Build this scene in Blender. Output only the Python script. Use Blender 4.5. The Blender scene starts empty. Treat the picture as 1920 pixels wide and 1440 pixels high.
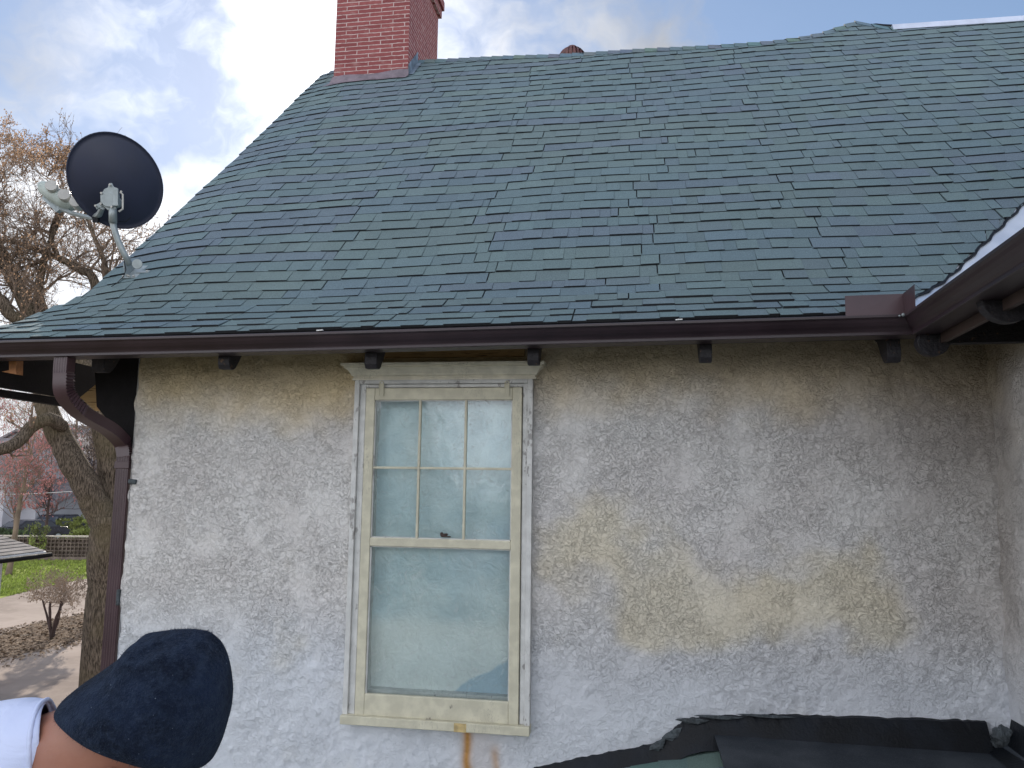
import bpy, math, random
import numpy as np
from math import sin, cos, radians, pi, sqrt, atan2, exp
from mathutils import Vector, Matrix
random.seed(7); rng = np.random.default_rng(11)
SC = bpy.context.scene; COL = SC.collection
H = 4.6                                   # eye height above the ground; shapes below are measured from the eye
# ------------------------------------------------------------------ camera
YAW, PITCH, ROLL, FPX = radians(9.0), radians(7.0), radians(.75), 1430.
fw = np.array([-sin(YAW)*cos(PITCH), cos(YAW)*cos(PITCH), sin(PITCH)])
rt = np.array([cos(YAW), sin(YAW), 0.]); up = np.cross(rt, fw)
r2 = cos(ROLL)*rt+sin(ROLL)*up; u2 = -sin(ROLL)*rt+cos(ROLL)*up
cd = bpy.data.cameras.new('camera'); cam = bpy.data.objects.new('camera', cd); COL.objects.link(cam)
cd.sensor_width = 36; cd.lens = 36*FPX/1920; cd.clip_end = 3000; cd.clip_start = .05
M = Matrix([[r2[0], u2[0], -fw[0], 0], [r2[1], u2[1], -fw[1], 0], [r2[2], u2[2], -fw[2], H], [0, 0, 0, 1]])
cam.matrix_world = M; SC.camera = cam
def ray(px, py): return fw+(px-960)/FPX*r2-(py-720)/FPX*u2
def onY(px, py, Y): d = ray(px, py); return d*Y/d[1]
def onX(px, py, X): d = ray(px, py); return d*X/d[0]
def onZ(px, py, Z): d = ray(px, py); return d*Z/d[2]
def at(px, py, D): return ray(px, py)*D              # D metres in front of the lens
def proj(P):
    P = np.asarray(P, float); z = P@fw; return 960+FPX*(P@r2)/z, 720-FPX*(P@u2)/z
# ------------------------------------------------------------------ world and sun
SUNPX = (570, 150); sd = ray(*SUNPX); sd = sd/np.linalg.norm(sd)
SEL = math.asin(sd[2]); SAZ = atan2(sd[0], sd[1])     # azimuth clockwise from +Y
wd = bpy.data.worlds.new('World'); SC.world = wd; wd.use_nodes = True
class NT:
    def __init__(s, tree): s.t = tree; s.t.nodes.clear()
    def n(s, typ, ins={}, **kw):
        nd = s.t.nodes.new(typ)
        for k, v in kw.items(): setattr(nd, k, v)
        for k, v in ins.items():
            sk = nd.inputs[k]
            if isinstance(v, bpy.types.NodeSocket): s.t.links.new(v, sk)
            elif isinstance(v, bpy.types.Node): s.t.links.new(v.outputs[0], sk)
            else:
                if sk.type == 'RGBA' and len(v) == 3: v = (*v, 1)
                sk.default_value = v
        return nd
    def math(s, op, a, b=0., c=0., clamp=False):
        return s.n('ShaderNodeMath', {0: a, 1: b, 2: c}, operation=op, use_clamp=clamp).outputs[0]
    def vm(s, op, a, b=(0, 0, 0)):
        nd = s.n('ShaderNodeVectorMath', {0: a, 1: b}, operation=op)
        return nd.outputs['Value'] if op in ('DOT_PRODUCT', 'LENGTH', 'DISTANCE') else nd.outputs[0]
    def mix(s, f, a, b, blend='MIX'):
        nd = s.n('ShaderNodeMix', {}, data_type='RGBA', blend_type=blend)
        for k, v in ((0, f), (6, a), (7, b)):
            if isinstance(v, (bpy.types.NodeSocket)): s.t.links.new(v, nd.inputs[k])
            else: nd.inputs[k].default_value = ((*v, 1) if (k and len(v) == 3) else v)
        return nd.outputs[2]
    def ramp(s, f, a, b, x=0., y=1.): 
        return s.n('ShaderNodeMapRange', {0: f, 1: a, 2: b, 3: x, 4: y}, interpolation_type='SMOOTHSTEP').outputs[0]
    def noise(s, v, scale, detail=4, rough=.55, dist=0., out=0):
        return s.n('ShaderNodeTexNoise', {'Vector': v, 'Scale': scale, 'Detail': detail, 'Roughness': rough, 'Distortion': dist}).outputs[out]
    def scale(s, v, x, y, z): return s.n('ShaderNodeMapping', {0: v, 3: (x, y, z)}).outputs[0]
SKY_STR, CLOUD, BACK = .155, .50, 1.25; SKYOFF = (4.37, 0.0, 4.71)
w = NT(wd.node_tree)
sky = w.n('ShaderNodeTexSky', sky_type='NISHITA', sun_disc=False, sun_elevation=SEL, sun_rotation=SAZ, altitude=200, air_density=1.0, dust_density=.15, ozone_density=2.2)
tc = w.n('ShaderNodeTexCoord').outputs['Generated']
dirn = w.vm('NORMALIZE', tc)
warp = w.noise(w.scale(dirn, 1, 1, 1), 3.0, 5, .6, 0, 1)
wv = w.vm('ADD', dirn, w.vm('MULTIPLY', w.vm('SUBTRACT', warp, (.5, .5, .5)), (.35, .35, .22)))
nz = w.noise(w.scale(w.vm('ADD', wv, SKYOFF), 1.0, 1.0, 1.7), 4.2, 7, .56)
glow = w.math('MAXIMUM', w.vm('DOT_PRODUCT', dirn, tuple(sd)), 0.)
# thin cloud gathers towards the sun and low over the trees
g1 = w.math('POWER', glow, 42.); g2 = w.math('POWER', glow, 5.)
sep = w.n('ShaderNodeSeparateXYZ', {0: dirn})
low = w.ramp(sep.outputs[2], .43, .25)
back = w.ramp(sep.outputs[1], .35, -.3)  # brighter unseen cloud behind the camera, added to light the shaded wall
cov = w.math('ADD', nz, w.math('MULTIPLY', g1, .20)); cov = w.math('SUBTRACT', cov, w.math('MULTIPLY', w.ramp(sep.outputs[0], -.02, .12), .06)); cov = w.math('ADD', cov, w.math('MULTIPLY', low, .21)); cov = w.math('ADD', cov, w.math('MULTIPLY', back, .13))
cov = w.math('SUBTRACT', cov, w.math('MULTIPLY', w.ramp(sep.outputs[0], -.38, -.58), w.math('MULTIPLY', w.ramp(sep.outputs[2], .38, .48), .07)))
mask = w.ramp(cov, .44, .76)
fine = w.noise(wv, 9., 6, .6)
cb = w.math('ADD', w.math('MULTIPLY', g1, 1.25), CLOUD); cb = w.math('ADD', cb, w.math('MULTIPLY', low, .42)); cb = w.math('ADD', cb, w.math('MULTIPLY', back, BACK))
cb = w.math('MULTIPLY', cb, w.ramp(fine, .25, .7, .8, 1.08))
ccol = w.n('ShaderNodeCombineColor', {0: w.math('MULTIPLY', cb, .96), 1: w.math('MULTIPLY', cb, .98), 2: w.math('MULTIPLY', cb, 1.03)})
skc = w.n('ShaderNodeVectorMath', {0: sky, 'Scale': SKY_STR}, operation='SCALE').outputs[0]
skc = w.vm('DIVIDE', skc, w.vm('ADD', w.vm('MULTIPLY', skc, (.95, .85, .62)), (.82, .82, .82)))
veil = w.math('MULTIPLY', g2, .11)
fin = w.mix(w.math('MAXIMUM', mask, veil), skc, ccol.outputs[0])
bg = w.n('ShaderNodeBackground', {0: fin, 1: 1.0}); w.n('ShaderNodeOutputWorld', {0: bg})
sl = bpy.data.lights.new('sun', 'SUN'); sl.energy = 4.3; sl.angle = radians(.6); sl.color = (1, .9, .78)
so = bpy.data.objects.new('sun', sl); COL.objects.link(so)
so.rotation_euler = Vector(tuple(sd)).to_track_quat('Z', 'Y').to_euler()
SC.view_settings.view_transform = 'Standard'; SC.view_settings.look = 'None'
SC.view_settings.exposure = .30; SC.view_settings.gamma = 1
SC.cycles.max_bounces = 6; SC.cycles.transparent_max_bounces = 8
# ------------------------------------------------------------------ helpers
def empty(name, P, label, cat, group=None):
    o = bpy.data.objects.new(name, None); COL.objects.link(o); o.location = (P[0], P[1], P[2]+H); o.empty_display_size = .2
    return tag(o, label, cat, group)
def tag(o, label=None, cat=None, group=None, kind=None):
    for k, v in (('label', label), ('category', cat), ('group', group), ('kind', kind)):
        if v: o[k] = v
    return o
class MB:
    def __init__(s): s.V = []; s.F = []; s.C = []; s.n = 0
    def add(s, V, F, c=None):
        V = [tuple(v) for v in V]; s.V += V; s.F += [tuple(i+s.n for i in f) for f in F]; s.n += len(V)
        if c is not None: s.C += (list(c) if hasattr(c[0], '__len__') else [c]*len(V))
    def box(s, c, size, rot=None, col=None):
        h = np.array(size)/2.; P = [np.array([x, y, z])*h for z in (-1, 1) for y in (-1, 1) for x in (-1, 1)]
        if rot is not None: P = [rot@p for p in P]
        s.add([p+np.array(c) for p in P], [(0, 2, 3, 1), (4, 5, 7, 6), (0, 1, 5, 4), (2, 6, 7, 3), (0, 4, 6, 2), (1, 3, 7, 5)], col)
    def bb(s, a, b, col=None):
        a = np.array(a, float); b = np.array(b, float); s.box((a+b)/2, np.abs(b-a), None, col)
    def tube(s, P, R, n=6, cap=True, col=None):
        P = [np.asarray(p, float) for p in P]; R = R if hasattr(R, '__len__') else [R]*len(P)
        T = [P[min(i+1, len(P)-1)]-P[max(i-1, 0)] for i in range(len(P))]; T = [t/(np.linalg.norm(t)+1e-9) for t in T]
        a = np.array([0, 0, 1.]) if abs(T[0][2]) < .9 else np.array([1., 0, 0]); u = np.cross(T[0], a); u /= np.linalg.norm(u)
        V = []
        for p, t, r in zip(P, T, R):
            u = u-t*(u@t); u /= np.linalg.norm(u)+1e-9; v = np.cross(t, u)
            for k in range(n): q = 2*pi*k/n; V.append(p+r*(cos(q)*u+sin(q)*v))
        F = [(i*n+k, i*n+(k+1) % n, (i+1)*n+(k+1) % n, (i+1)*n+k) for i in range(len(P)-1) for k in range(n)]
        if cap: F += [tuple(range(n-1, -1, -1)), tuple((len(P)-1)*n+k for k in range(n))]
        s.add(V, F, col)
    def prism(s, A, off, col=None):
        n = len(A); A = [np.array(a, float) for a in A]; off = np.array(off, float); B = [a+off for a in A]
        s.add(A+B, [tuple(range(n-1, -1, -1)), tuple(range(n, 2*n))]+[(i, (i+1) % n, n+(i+1) % n, n+i) for i in range(n)], col)
    def ball(s, c, r, nu=10, nv=7, rot=None, col=None, fn=None):
        c = np.array(c, float); r = np.array(r if hasattr(r, '__len__') else [r]*3, float); V = []
        for j in range(nv+1):
            th = pi*j/nv
            for i in range(nu):
                d = np.array([sin(th)*cos(2*pi*i/nu), sin(th)*sin(2*pi*i/nu), cos(th)]); p = d*r*(fn(d) if fn else 1)
                if rot is not None: p = rot@p
                V.append(c+p)
        F = [(j*nu+i, (j+1)*nu+i, (j+1)*nu+(i+1) % nu, j*nu+(i+1) % nu) for j in range(nv) for i in range(nu)]
        s.add(V, F, col)
    def build(s, name, mat, parent=None, smooth=False, bevel=0):
        me = bpy.data.meshes.new(name); V = np.array(s.V, float); V[:, 2] += H
        me.from_pydata(V.tolist(), [], s.F); me.materials.append(mat)
        if s.C:
            ca = me.color_attributes.new('Col', 'FLOAT_COLOR', 'POINT'); ca.data.foreach_set('color', np.array([(c[0], c[1], c[2], c[3] if len(c) > 3 else 1.) for c in s.C], dtype=np.float32).ravel())
        if smooth: me.polygons.foreach_set('use_smooth', [True]*len(me.polygons))
        me.update(); o = bpy.data.objects.new(name, me); COL.objects.link(o); par(o, parent)
        if bevel:
            b = o.modifiers.new('bevel', 'BEVEL'); b.width = bevel; b.segments = 2; b.limit_method = 'ANGLE'
        return o
def par(o, parent):
    if parent is not None:
        o.parent = parent
        if parent.type == 'EMPTY': o.matrix_parent_inverse = Matrix.Translation(-parent.location)
def rotm(ax, ay, az): 
    return np.array(Matrix.Rotation(az, 3, 'Z')@Matrix.Rotation(ay, 3, 'Y')@Matrix.Rotation(ax, 3, 'X'))
def frame(z, x=None):
    z = np.array(z, float); z /= np.linalg.norm(z); x = np.array(x if x is not None else (1, 0, 0), float); x = x-z*(x@z); x /= np.linalg.norm(x)
    return np.stack([x, np.cross(z, x), z], 1)
def field(ny, nx, sig, seed):            # smooth random field, unit variance
    g = np.random.default_rng(seed).standard_normal((ny, nx)); f = np.fft.rfft2(g)
    ky = np.fft.fftfreq(ny)[:, None]; kx = np.fft.rfftfreq(nx)[None]; f *= np.exp(-2*(pi*sig)**2*(kx**2+ky**2)); o = np.fft.irfft2(f, (ny, nx)); return o/o.std()
def smooth1(a, b, x): t = np.clip((x-a)/(b-a), 0, 1); return t*t*(3-2*t)
# ------------------------------------------------------------------ materials
def mat(name, fn):
    m = bpy.data.materials.new(name); m.use_nodes = True; t = NT(m.node_tree)
    bs = fn(t, t.n('ShaderNodeTexCoord').outputs['Object']); t.n('ShaderNodeOutputMaterial', {0: bs}); return m
def P(t, col, rough=.6, spec=.5, bump=None, bs=.3, bd=.01, **kw):
    ins = {'Base Color': col, 'Roughness': rough, 'Specular IOR Level': spec}
    if bump is not None: ins['Normal'] = t.n('ShaderNodeBump', {'Height': bump, 'Strength': bs, 'Distance': bd})
    ins.update(kw); return t.n('ShaderNodeBsdfPrincipled', ins)
def plain(name, col, rough=.6, var=.15, sc=8., bs=.2, bd=.003, spec=.5, metal=0., sc2=90.):
    def f(t, o):
        a = t.noise(o, sc, 5); b = t.noise(o, sc2, 3)
        c = t.mix(t.ramp(a, .3, .7), [x*(1-var) for x in col], [min(1, x*(1+var)) for x in col])
        return P(t, c, t.ramp(a, .2, .8, rough*.85, min(1, rough*1.15)), spec, b, bs, bd, **{'Metallic': metal})
    return mat(name, f)
def attr(t, name='Col'): return t.n('ShaderNodeAttribute', attribute_name=name)
def f_stucco(t, o):
    a = attr(t); sp = t.n('ShaderNodeSeparateColor', {0: a.outputs['Color']}); zz = t.n('ShaderNodeSeparateXYZ', {0: o}).outputs[2]
    # dash finish: overlapping flakes with thin crevices, rougher in patches, smoother near the foot
    wv = t.vm('ADD', o, t.vm('MULTIPLY', t.vm('SUBTRACT', t.noise(o, 16., 3, .6, 0, 1), (.5, .5, .5)), (.10, .10, .10)))
    wv = t.scale(wv, 1, 1, 1.25)
    n1 = t.noise(wv, 36., 4, .6); n2 = t.noise(wv, 88., 3, .55); n3 = t.noise(o, 170., 3, .65); big = t.noise(o, 2.6, 5)
    foot = t.ramp(zz, H-1.12, H-.80, .30, 1.)
    area = t.math('MULTIPLY', t.ramp(t.noise(o, 4.2, 4), .34, .60, .24, 1.), foot)
    m1 = t.math('MULTIPLY', t.ramp(t.noise(o, 19., 3), .47, .58), area); m2 = t.math('MULTIPLY', t.ramp(t.noise(t.vm('ADD', o, (3.1, 7.7, 1.3)), 30., 3), .46, .56), area)
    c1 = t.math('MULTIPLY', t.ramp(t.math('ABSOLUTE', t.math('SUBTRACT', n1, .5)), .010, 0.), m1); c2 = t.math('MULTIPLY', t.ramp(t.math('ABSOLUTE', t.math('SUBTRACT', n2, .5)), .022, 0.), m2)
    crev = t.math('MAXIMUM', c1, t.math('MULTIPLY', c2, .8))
    f1 = t.ramp(n1, .47, .53); f2 = t.ramp(n2, .46, .54)
    h = t.math('ADD', t.math('MULTIPLY', t.math('MULTIPLY', f1, area), .75), t.math('MULTIPLY', t.math('MULTIPLY', f2, area), .32)); h = t.math('ADD', h, t.math('MULTIPLY', n3, .22)); h = t.math('ADD', h, t.math('MULTIPLY', n1, .35)); h = t.math('SUBTRACT', h, t.math('MULTIPLY', crev, .4))
    base = t.mix(t.ramp(big, .35, .68), (.63, .605, .59), (.69, .675, .66)); base = t.mix(t.ramp(zz, H-.55, H-1.1), base, (.61, .635, .68))
    warm = t.mix(t.ramp(t.noise(o, 3., 4), .35, .7), (.70, .61, .41), (.75, .68, .50))
    base = t.mix(sp.outputs[0], base, warm)
    base = t.mix(sp.outputs[1], base, (.66, .52, .29))
    base = t.mix(t.math('MULTIPLY', sp.outputs[2], .8), base, (.23, .19, .155))
    base = t.mix(a.outputs['Alpha'], base, (.45, .22, .05))
    base = t.mix(t.math('MULTIPLY', crev, t.math('ADD', .42, t.math('MULTIPLY', sp.outputs[2], .25))), base, (.10, .085, .075))  # crevices tinted dark: dirt, plus occlusion shade painted into the colour
    return P(t, base, .9, .25, h, .85, .010)
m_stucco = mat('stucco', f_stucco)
def f_shingle(t, o):
    a = attr(t).outputs['Color']; g = t.noise(o, 420., 2, .7); g2 = t.noise(o, 160., 3, .7); st = t.noise(t.scale(o, .8, .8, .8), 1.6, 4)
    c = t.mix(t.ramp(g, .35, .66, 0, .9), t.mix(1., a, (.5, .5, .5), 'MULTIPLY'), t.mix(1., a, (1.55, 1.55, 1.5), 'MULTIPLY'))
    c = t.mix(t.ramp(g2, .58, .72, 0, .45), c, (.03, .04, .05))
    c = t.mix(t.ramp(st, .45, .75, 0, .3), c, t.mix(1., c, (1.25, 1.22, 1.1), 'MULTIPLY'))
    return P(t, c, .72, .5, g2, .5, .004)
m_shingle = mat('asphalt_shingle', f_shingle)
def f_brick(t, o):
    s = t.n('ShaderNodeSeparateXYZ', {0: o}); u = t.math('ADD', s.outputs[0], s.outputs[1])
    v = t.n('ShaderNodeCombineXYZ', {0: u, 1: s.outputs[2], 2: 0.}); 
    jit = t.vm('MULTIPLY', t.vm('SUBTRACT', t.noise(o, 14., 3, .5, 0, 1), (.5, .5, .5)), (.012, .012, 0))
    b = t.n('ShaderNodeTexBrick', {0: t.vm('ADD', v, jit), 'Color1': (.21, .055, .058), 'Color2': (.30, .09, .09), 'Mortar': (.56, .44, .42), 'Scale': 1., 'Mortar Size': .0052, 'Mortar Smooth': .2, 'Bias': 0., 'Brick Width': .26, 'Row Height': .0465})
    c = t.mix(t.ramp(t.noise(o, 22., 5), .35, .7, 0, .5), b.outputs[0], (.22, .06, .06))
    n = t.noise(o, 60., 4); hh = t.math('SUBTRACT', t.math('MULTIPLY', n, .3), b.outputs['Fac'])
    c = t.mix(t.ramp(t.noise(o, 7., 5), .55, .75, 0, .35), c, (.5, .36, .33))
    return P(t, c, .85, .3, hh, .8, .01)
m_brick = mat('brick', f_brick)
m_brown = plain('brown_aluminium', (.060, .032, .038), .36, .14, 5., .12, .002, .5, 0., 40.)
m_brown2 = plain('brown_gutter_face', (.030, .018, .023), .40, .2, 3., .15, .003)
m_darkwood = plain('dark_stained_wood', (.009, .008, .009), .75, .4, 14., .5, .006, .15)
def f_tail(t, o):
    n = t.noise(t.scale(o, 12, 2, 12), 6., 5); p = t.noise(o, 40., 4)
    c = t.mix(n, (.008, .008, .011), (.028, .025, .030)); c = t.mix(t.ramp(p, .62, .72), c, (.14, .08, .045))
    return P(t, c, .6, .4, n, .6, .01)
m_tail = mat('painted_rafter_wood', f_tail)
def f_rawwood(t, o):
    n = t.noise(t.scale(o, 1.5, 8, 26), 5., 5); c = t.mix(n, (.30, .17, .07), (.52, .38, .20)); c = t.mix(t.ramp(t.noise(t.scale(o, 2, 9, 40), 4., 3), .6, .66), c, (.10, .06, .03))
    return P(t, c, .8, .2, n, .6, .006)
m_rawwood = mat('weathered_board', f_rawwood)
m_orange = plain('orange_cedar_wood', (.42, .19, .08), .75, .3, 20., .4)
def paint(name, col, under, lo, hi):
    def f(t, o):
        n = t.noise(t.scale(o, 1, 1, .55), 26., 6, .65); br = t.noise(o, 2.3, 3); pe = t.ramp(t.math('ADD', n, t.math('MULTIPLY', t.math('SUBTRACT', br, .5), .35)), lo, hi)
        g = t.noise(o, 14., 4)
        c = t.mix(t.ramp(g, .35, .7), [x*.86 for x in col], [min(1, x*1.06) for x in col]); c = t.mix(pe, c, under)
        crk = t.ramp(t.math('ABSOLUTE', t.math('SUBTRACT', t.noise(t.scale(o, 1.5, 1.5, .4), 34., 4), .5)), .012, 0.)
        c = t.mix(t.math('MULTIPLY', crk, t.ramp(br, .5, .62, 0, .6)), c, (.12, .11, .10))
        return P(t, c, .55, .4, t.math('ADD', t.math('SUBTRACT', t.math('MULTIPLY', g, .2), pe), t.noise(o, 130., 2)), .35, .003)
    return mat(name, f)
m_cream = paint('cream_paint', (.57, .54, .42), (.26, .24, .2), .70, .74)
m_white = paint('worn_white_paint', (.60, .60, .585), (.30, .29, .28), .60, .65)
m_crown = paint('ivory_paint', (.74, .70, .58), (.4, .36, .28), .72, .76)
def f_film(t, o):
    wv = t.vm('ADD', o, t.vm('MULTIPLY', t.noise(o, 3., 3, .6, 0, 1), (.3, .3, .3)))
    n = t.noise(wv, 6., 5, .6); big = t.noise(o, 1.9, 3); c = t.mix(t.ramp(n, .3, .75), (.46, .60, .65), (.66, .78, .80))
    c = t.mix(t.ramp(big, .45, .7, 0, .5), c, (.82, .84, .80))
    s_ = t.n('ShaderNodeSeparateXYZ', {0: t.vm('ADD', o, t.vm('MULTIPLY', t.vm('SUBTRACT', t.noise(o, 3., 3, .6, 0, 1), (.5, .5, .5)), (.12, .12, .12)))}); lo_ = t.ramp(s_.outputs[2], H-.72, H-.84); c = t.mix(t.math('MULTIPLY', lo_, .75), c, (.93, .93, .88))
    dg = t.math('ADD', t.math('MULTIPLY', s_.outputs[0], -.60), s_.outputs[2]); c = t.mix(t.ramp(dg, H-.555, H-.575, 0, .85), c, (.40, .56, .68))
    return P(t, c, .32, .6, t.math('ADD', n, t.math('MULTIPLY', t.noise(wv, 30., 4), .2)), .5, .03)
m_film = mat('milky_plastic_film', f_film)
def f_glass(t, o):
    n = t.noise(o, 5., 3); bm = t.n('ShaderNodeBump', {'Height': n, 'Strength': .10, 'Distance': .02})
    fr = t.n('ShaderNodeFresnel', {0: 1.5, 'Normal': bm}); k = t.math('MULTIPLY', fr, 1.15, 0, True)
    gl = t.n('ShaderNodeBsdfGlossy', {'Color': (.95, .97, 1), 'Roughness': .10, 'Normal': bm}); tr = t.n('ShaderNodeBsdfTransparent', {0: (.96, .99, .99)})
    dirt = t.n('ShaderNodeBsdfDiffuse', {0: (.60, .64, .63)}); dm = t.ramp(t.noise(t.scale(o, 1, 1, 1), 16., 6, .65, 1.5), .5, .76, .05, .24)
    a = t.n('ShaderNodeMixShader', {0: k, 1: tr, 2: gl}); return t.n('ShaderNodeMixShader', {0: dm, 1: a, 2: dirt})
m_glass = mat('window_glass', f_glass)
m_black = plain('dark_void', (.015, .014, .016), .8, .3)
def f_lead(t, o):
    n = t.noise(o, 9., 5); return P(t, t.mix(t.ramp(n, .3, .7), (.12, .10, .12), (.21, .17, .20)), .6, .4, t.noise(o, 40., 3), .4, .01)
m_lead = mat('tarred_flashing', f_lead)
m_alu = plain('bare_aluminium', (.55, .60, .72), .38, .12, 4., .2, .003, .5, .35)
m_dishback = plain('dish_navy_back', (.022, .027, .055), .6, .12, 6., .1, .001)
m_grey = plain('galvanised_grey', (.30, .34, .35), .45, .15, 20., .15, .002, .5, .3)
m_lnb = plain('lnb_plastic', (.36, .41, .38), .5, .1, 20.)
m_lnbw = plain('lnb_cap', (.46, .45, .42), .4, .08, 20.)
def f_membrane(t, o):
    n = t.noise(o, 3., 6, .6); g = t.noise(o, 220., 2); c = t.mix(t.ramp(n, .35, .7), (.022, .027, .036), (.048, .055, .066))
    return P(t, t.mix(t.ramp(g, .5, .7, 0, .4), c, (.09, .11, .13)), .75, .2, g, .4, .003)
m_memb = mat('bitumen_membrane', f_membrane)
m_tar = plain('black_roof_cement', (.005, .007, .011), .5, .5, 6., .35, .008, .22)
m_tarsmear = plain('grey_roof_cement', (.045, .055, .062), .7, .5, 18., .8, .012)
def f_bark(t, o):
    n = t.noise(t.scale(o, 12, 12, 1.6), 5., 6, .65); m_ = t.noise(o, 1.3, 4); c = t.mix(t.ramp(n, .36, .66), (.045, .036, .028), (.27, .215, .165))
    c = t.mix(t.ramp(m_, .45, .7, 0, .5), c, (.17, .14, .075)); return P(t, c, .95, .15, n, 1., .06)
m_bark = mat('furrowed_bark', f_bark)
m_twig = plain('twig_bark', (.19, .14, .105), .9, .35, 2., .3)
m_twigdark = plain('dark_stem_bark', (.055, .035, .032), .9, .3, 2.)
m_twigpale = plain('pale_twig', (.34, .27, .22), .9, .3, 2.)
m_bud = plain('rust_buds', (.42, .26, .15), .9, .5, 1.2)
m_pink = plain('pink_buds', (.46, .20, .19), .9, .4, .6)
m_leafg = plain('yellow_green_leaves', (.16, .19, .05), .8, .5, .8)
m_ever = plain('evergreen_needles', (.05, .075, .03), .85, .5, .9)
def ground(name, a, b, sc, c3=None, bs=.5, bd=.02, sc2=25.):
    def f(t, o):
        n = t.noise(o, sc, 6, .6); n2 = t.noise(o, sc2, 4, .6); c = t.mix(t.ramp(n, .38, .62), a, b)
        if c3: c = t.mix(t.ramp(n2, .5, .68, 0, .8), c, c3)
        return P(t, c, .95, .1, n2, bs, bd)
    return mat(name, f)
m_ground = ground('dry_ground', (.10, .085, .05), (.17, .14, .08), .5, (.2, .17, .11))
m_lawn = ground('spring_lawn', (.15, .20, .035), (.28, .33, .07), .45, (.36, .33, .13), .8, .05, 7.)
m_drive = ground('pinkish_concrete', (.25, .205, .175), (.36, .30, .26), .35, (.31, .26, .22), .15, .004, 4.)
m_mulch = ground('leaf_litter', (.12, .085, .06), (.22, .165, .12), 3., (.09, .055, .03), 1., .05, 18.)
m_litter = plain('dry_leaves', (.26, .19, .13), .9, .5, 3.)
m_blade = plain('grass_blades', (.25, .31, .06), .9, .4, 2.)
def f_screen(t, o):
    s = t.n('ShaderNodeSeparateXYZ', {0: o}); u = s.outputs[0]
    c = t.mix(t.ramp(t.noise(o, 2., 5), .35, .65), (.13, .10, .085), (.22, .175, .15)); return P(t, c, .9, .2, t.noise(o, 30., 3), .4, .02)
m_screen = mat('screen_block', f_screen)
m_cap = plain('wall_coping', (.42, .38, .33), .85, .1)
m_siding = plain('pale_siding', (.46, .46, .50), .7, .08, 1.)
m_siding2 = plain('grey_siding', (.36, .37, .40), .7, .08, 1.)
m_tanwall = plain('tan_siding', (.52, .40, .28), .7, .08, 1.)
m_roofg = plain('grey_asphalt_roof', (.20, .18, .19), .9, .25, 3., .4, .02)
m_roofb = plain('brown_grey_shingles', (.22, .185, .165), .9, .25, 6., .5, .02)
m_trim = plain('white_trim', (.72, .72, .72), .6, .05)
m_winp = plain('dark_window_pane', (.05, .06, .08), .15, .2, 1.)
m_car = plain('dark_car_paint', (.02, .022, .035), .25, .1)
m_tyre = plain('tyre_rubber', (.02, .02, .02), .8, .1)
def f_wool(t, o):
    v = t.noise(o, 260., 3, .8); b = t.noise(o, 14., 4); fl = t.n('ShaderNodeTexVoronoi', {0: o, 'Scale': 95.}); sp = t.ramp(fl.outputs['Distance'], .09, .04)
    gate = t.ramp(t.noise(o, 60., 2), .50, .58); c0 = t.ramp(t.noise(o, 75., 4, .7), .42, .7, 0, .55)
    c = t.mix(t.ramp(b, .3, .7), (.005, .007, .014), (.012, .021, .048)); c = t.mix(t.ramp(v, .5, .75), c, (.022, .034, .062)); c = t.mix(c0, c, (.030, .045, .078)); c = t.mix(t.math('MULTIPLY', sp, gate), c, (.2, .24, .3))
    return P(t, c, 1., .05, t.math('ADD', v, t.noise(o, 90., 3)), 1., .006, **{'Sheen Weight': .10, 'Sheen Roughness': .5, 'Sheen Tint': (.5, .62, .8, 1)})
m_wool = mat('navy_wool', f_wool)
def f_skin(t, o):
    n = t.noise(o, 30., 4); c = t.mix(n, (.27, .115, .075), (.36, .165, .11)); return P(t, c, .5, .4, t.noise(o, 160., 3), .25, .002, **{'Subsurface Weight': .12, 'Subsurface Scale': .01, 'Subsurface Radius': (1, .3, .15)})
m_skin = mat('skin', f_skin)
def f_shirt(t, o):
    n = t.noise(o, 7., 4, .5, .6); return P(t, t.mix(n, (.50, .56, .78), (.62, .68, .88)), .9, .1, t.math('ADD', n, t.math('MULTIPLY', t.noise(o, 700., 2), .03)), .6, .03, **{'Sheen Weight': .2})
m_shirt = mat('pale_cotton', f_shirt)
m_jeans = plain('denim', (.05, .07, .12), .9, .2, 12.)
m_hair = plain('short_dark_hair', (.03, .022, .018), .8, .3, 80.)
m_rustm = plain('rusted_latch', (.05, .03, .025), .7, .4, 40.)
# ------------------------------------------------------------------ setting: ground
Z0 = -H
def sheet(name, pts, z, m, label=None, kind='structure'):
    b = MB(); b.add([(p[0], p[1], z) for p in pts], [tuple(range(len(pts)))]); return tag(b.build(name, m), label, None, None, kind)
b = MB(); b.add([(-900, -500, Z0), (900, -500, Z0), (900, 1500, Z0), (-900, 1500, Z0)], [(0, 1, 2, 3)]); tag(b.build('ground', m_ground), kind='structure')
def gz(px, py, k): p = onZ(px, py, Z0+.004*k); return p
b = MB(); pts = [gz(-260, 1290, 1), gz(60, 1222, 1), gz(165, 1196, 1), gz(330, 1180, 1)]; q = [(-1.2, 9), (-14, 3)]
poly = [(p[0], p[1]) for p in pts]+q
sheet('driveway', poly, Z0+.004, m_drive)
e1 = [gz(x, y, 2) for x, y in ((-260, 1262), (0, 1192), (60, 1170), (165, 1150), (330, 1135))]; e2 = [gz(x, y, 2) for x, y in ((330, 1062), (165, 1085), (80, 1100), (0, 1122), (-260, 1170))]
sheet('road', [(p[0], p[1]) for p in e1+e2], Z0+.008, m_drive)
e1 = [gz(x, y, 2) for x, y in ((-260, 1170), (0, 1122), (80, 1100), (165, 1085), (330, 1062))]; e2 = [gz(x, y, 2) for x, y in ((420, 1040), (165, 1040), (0, 1040), (-260, 1050))]
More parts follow.
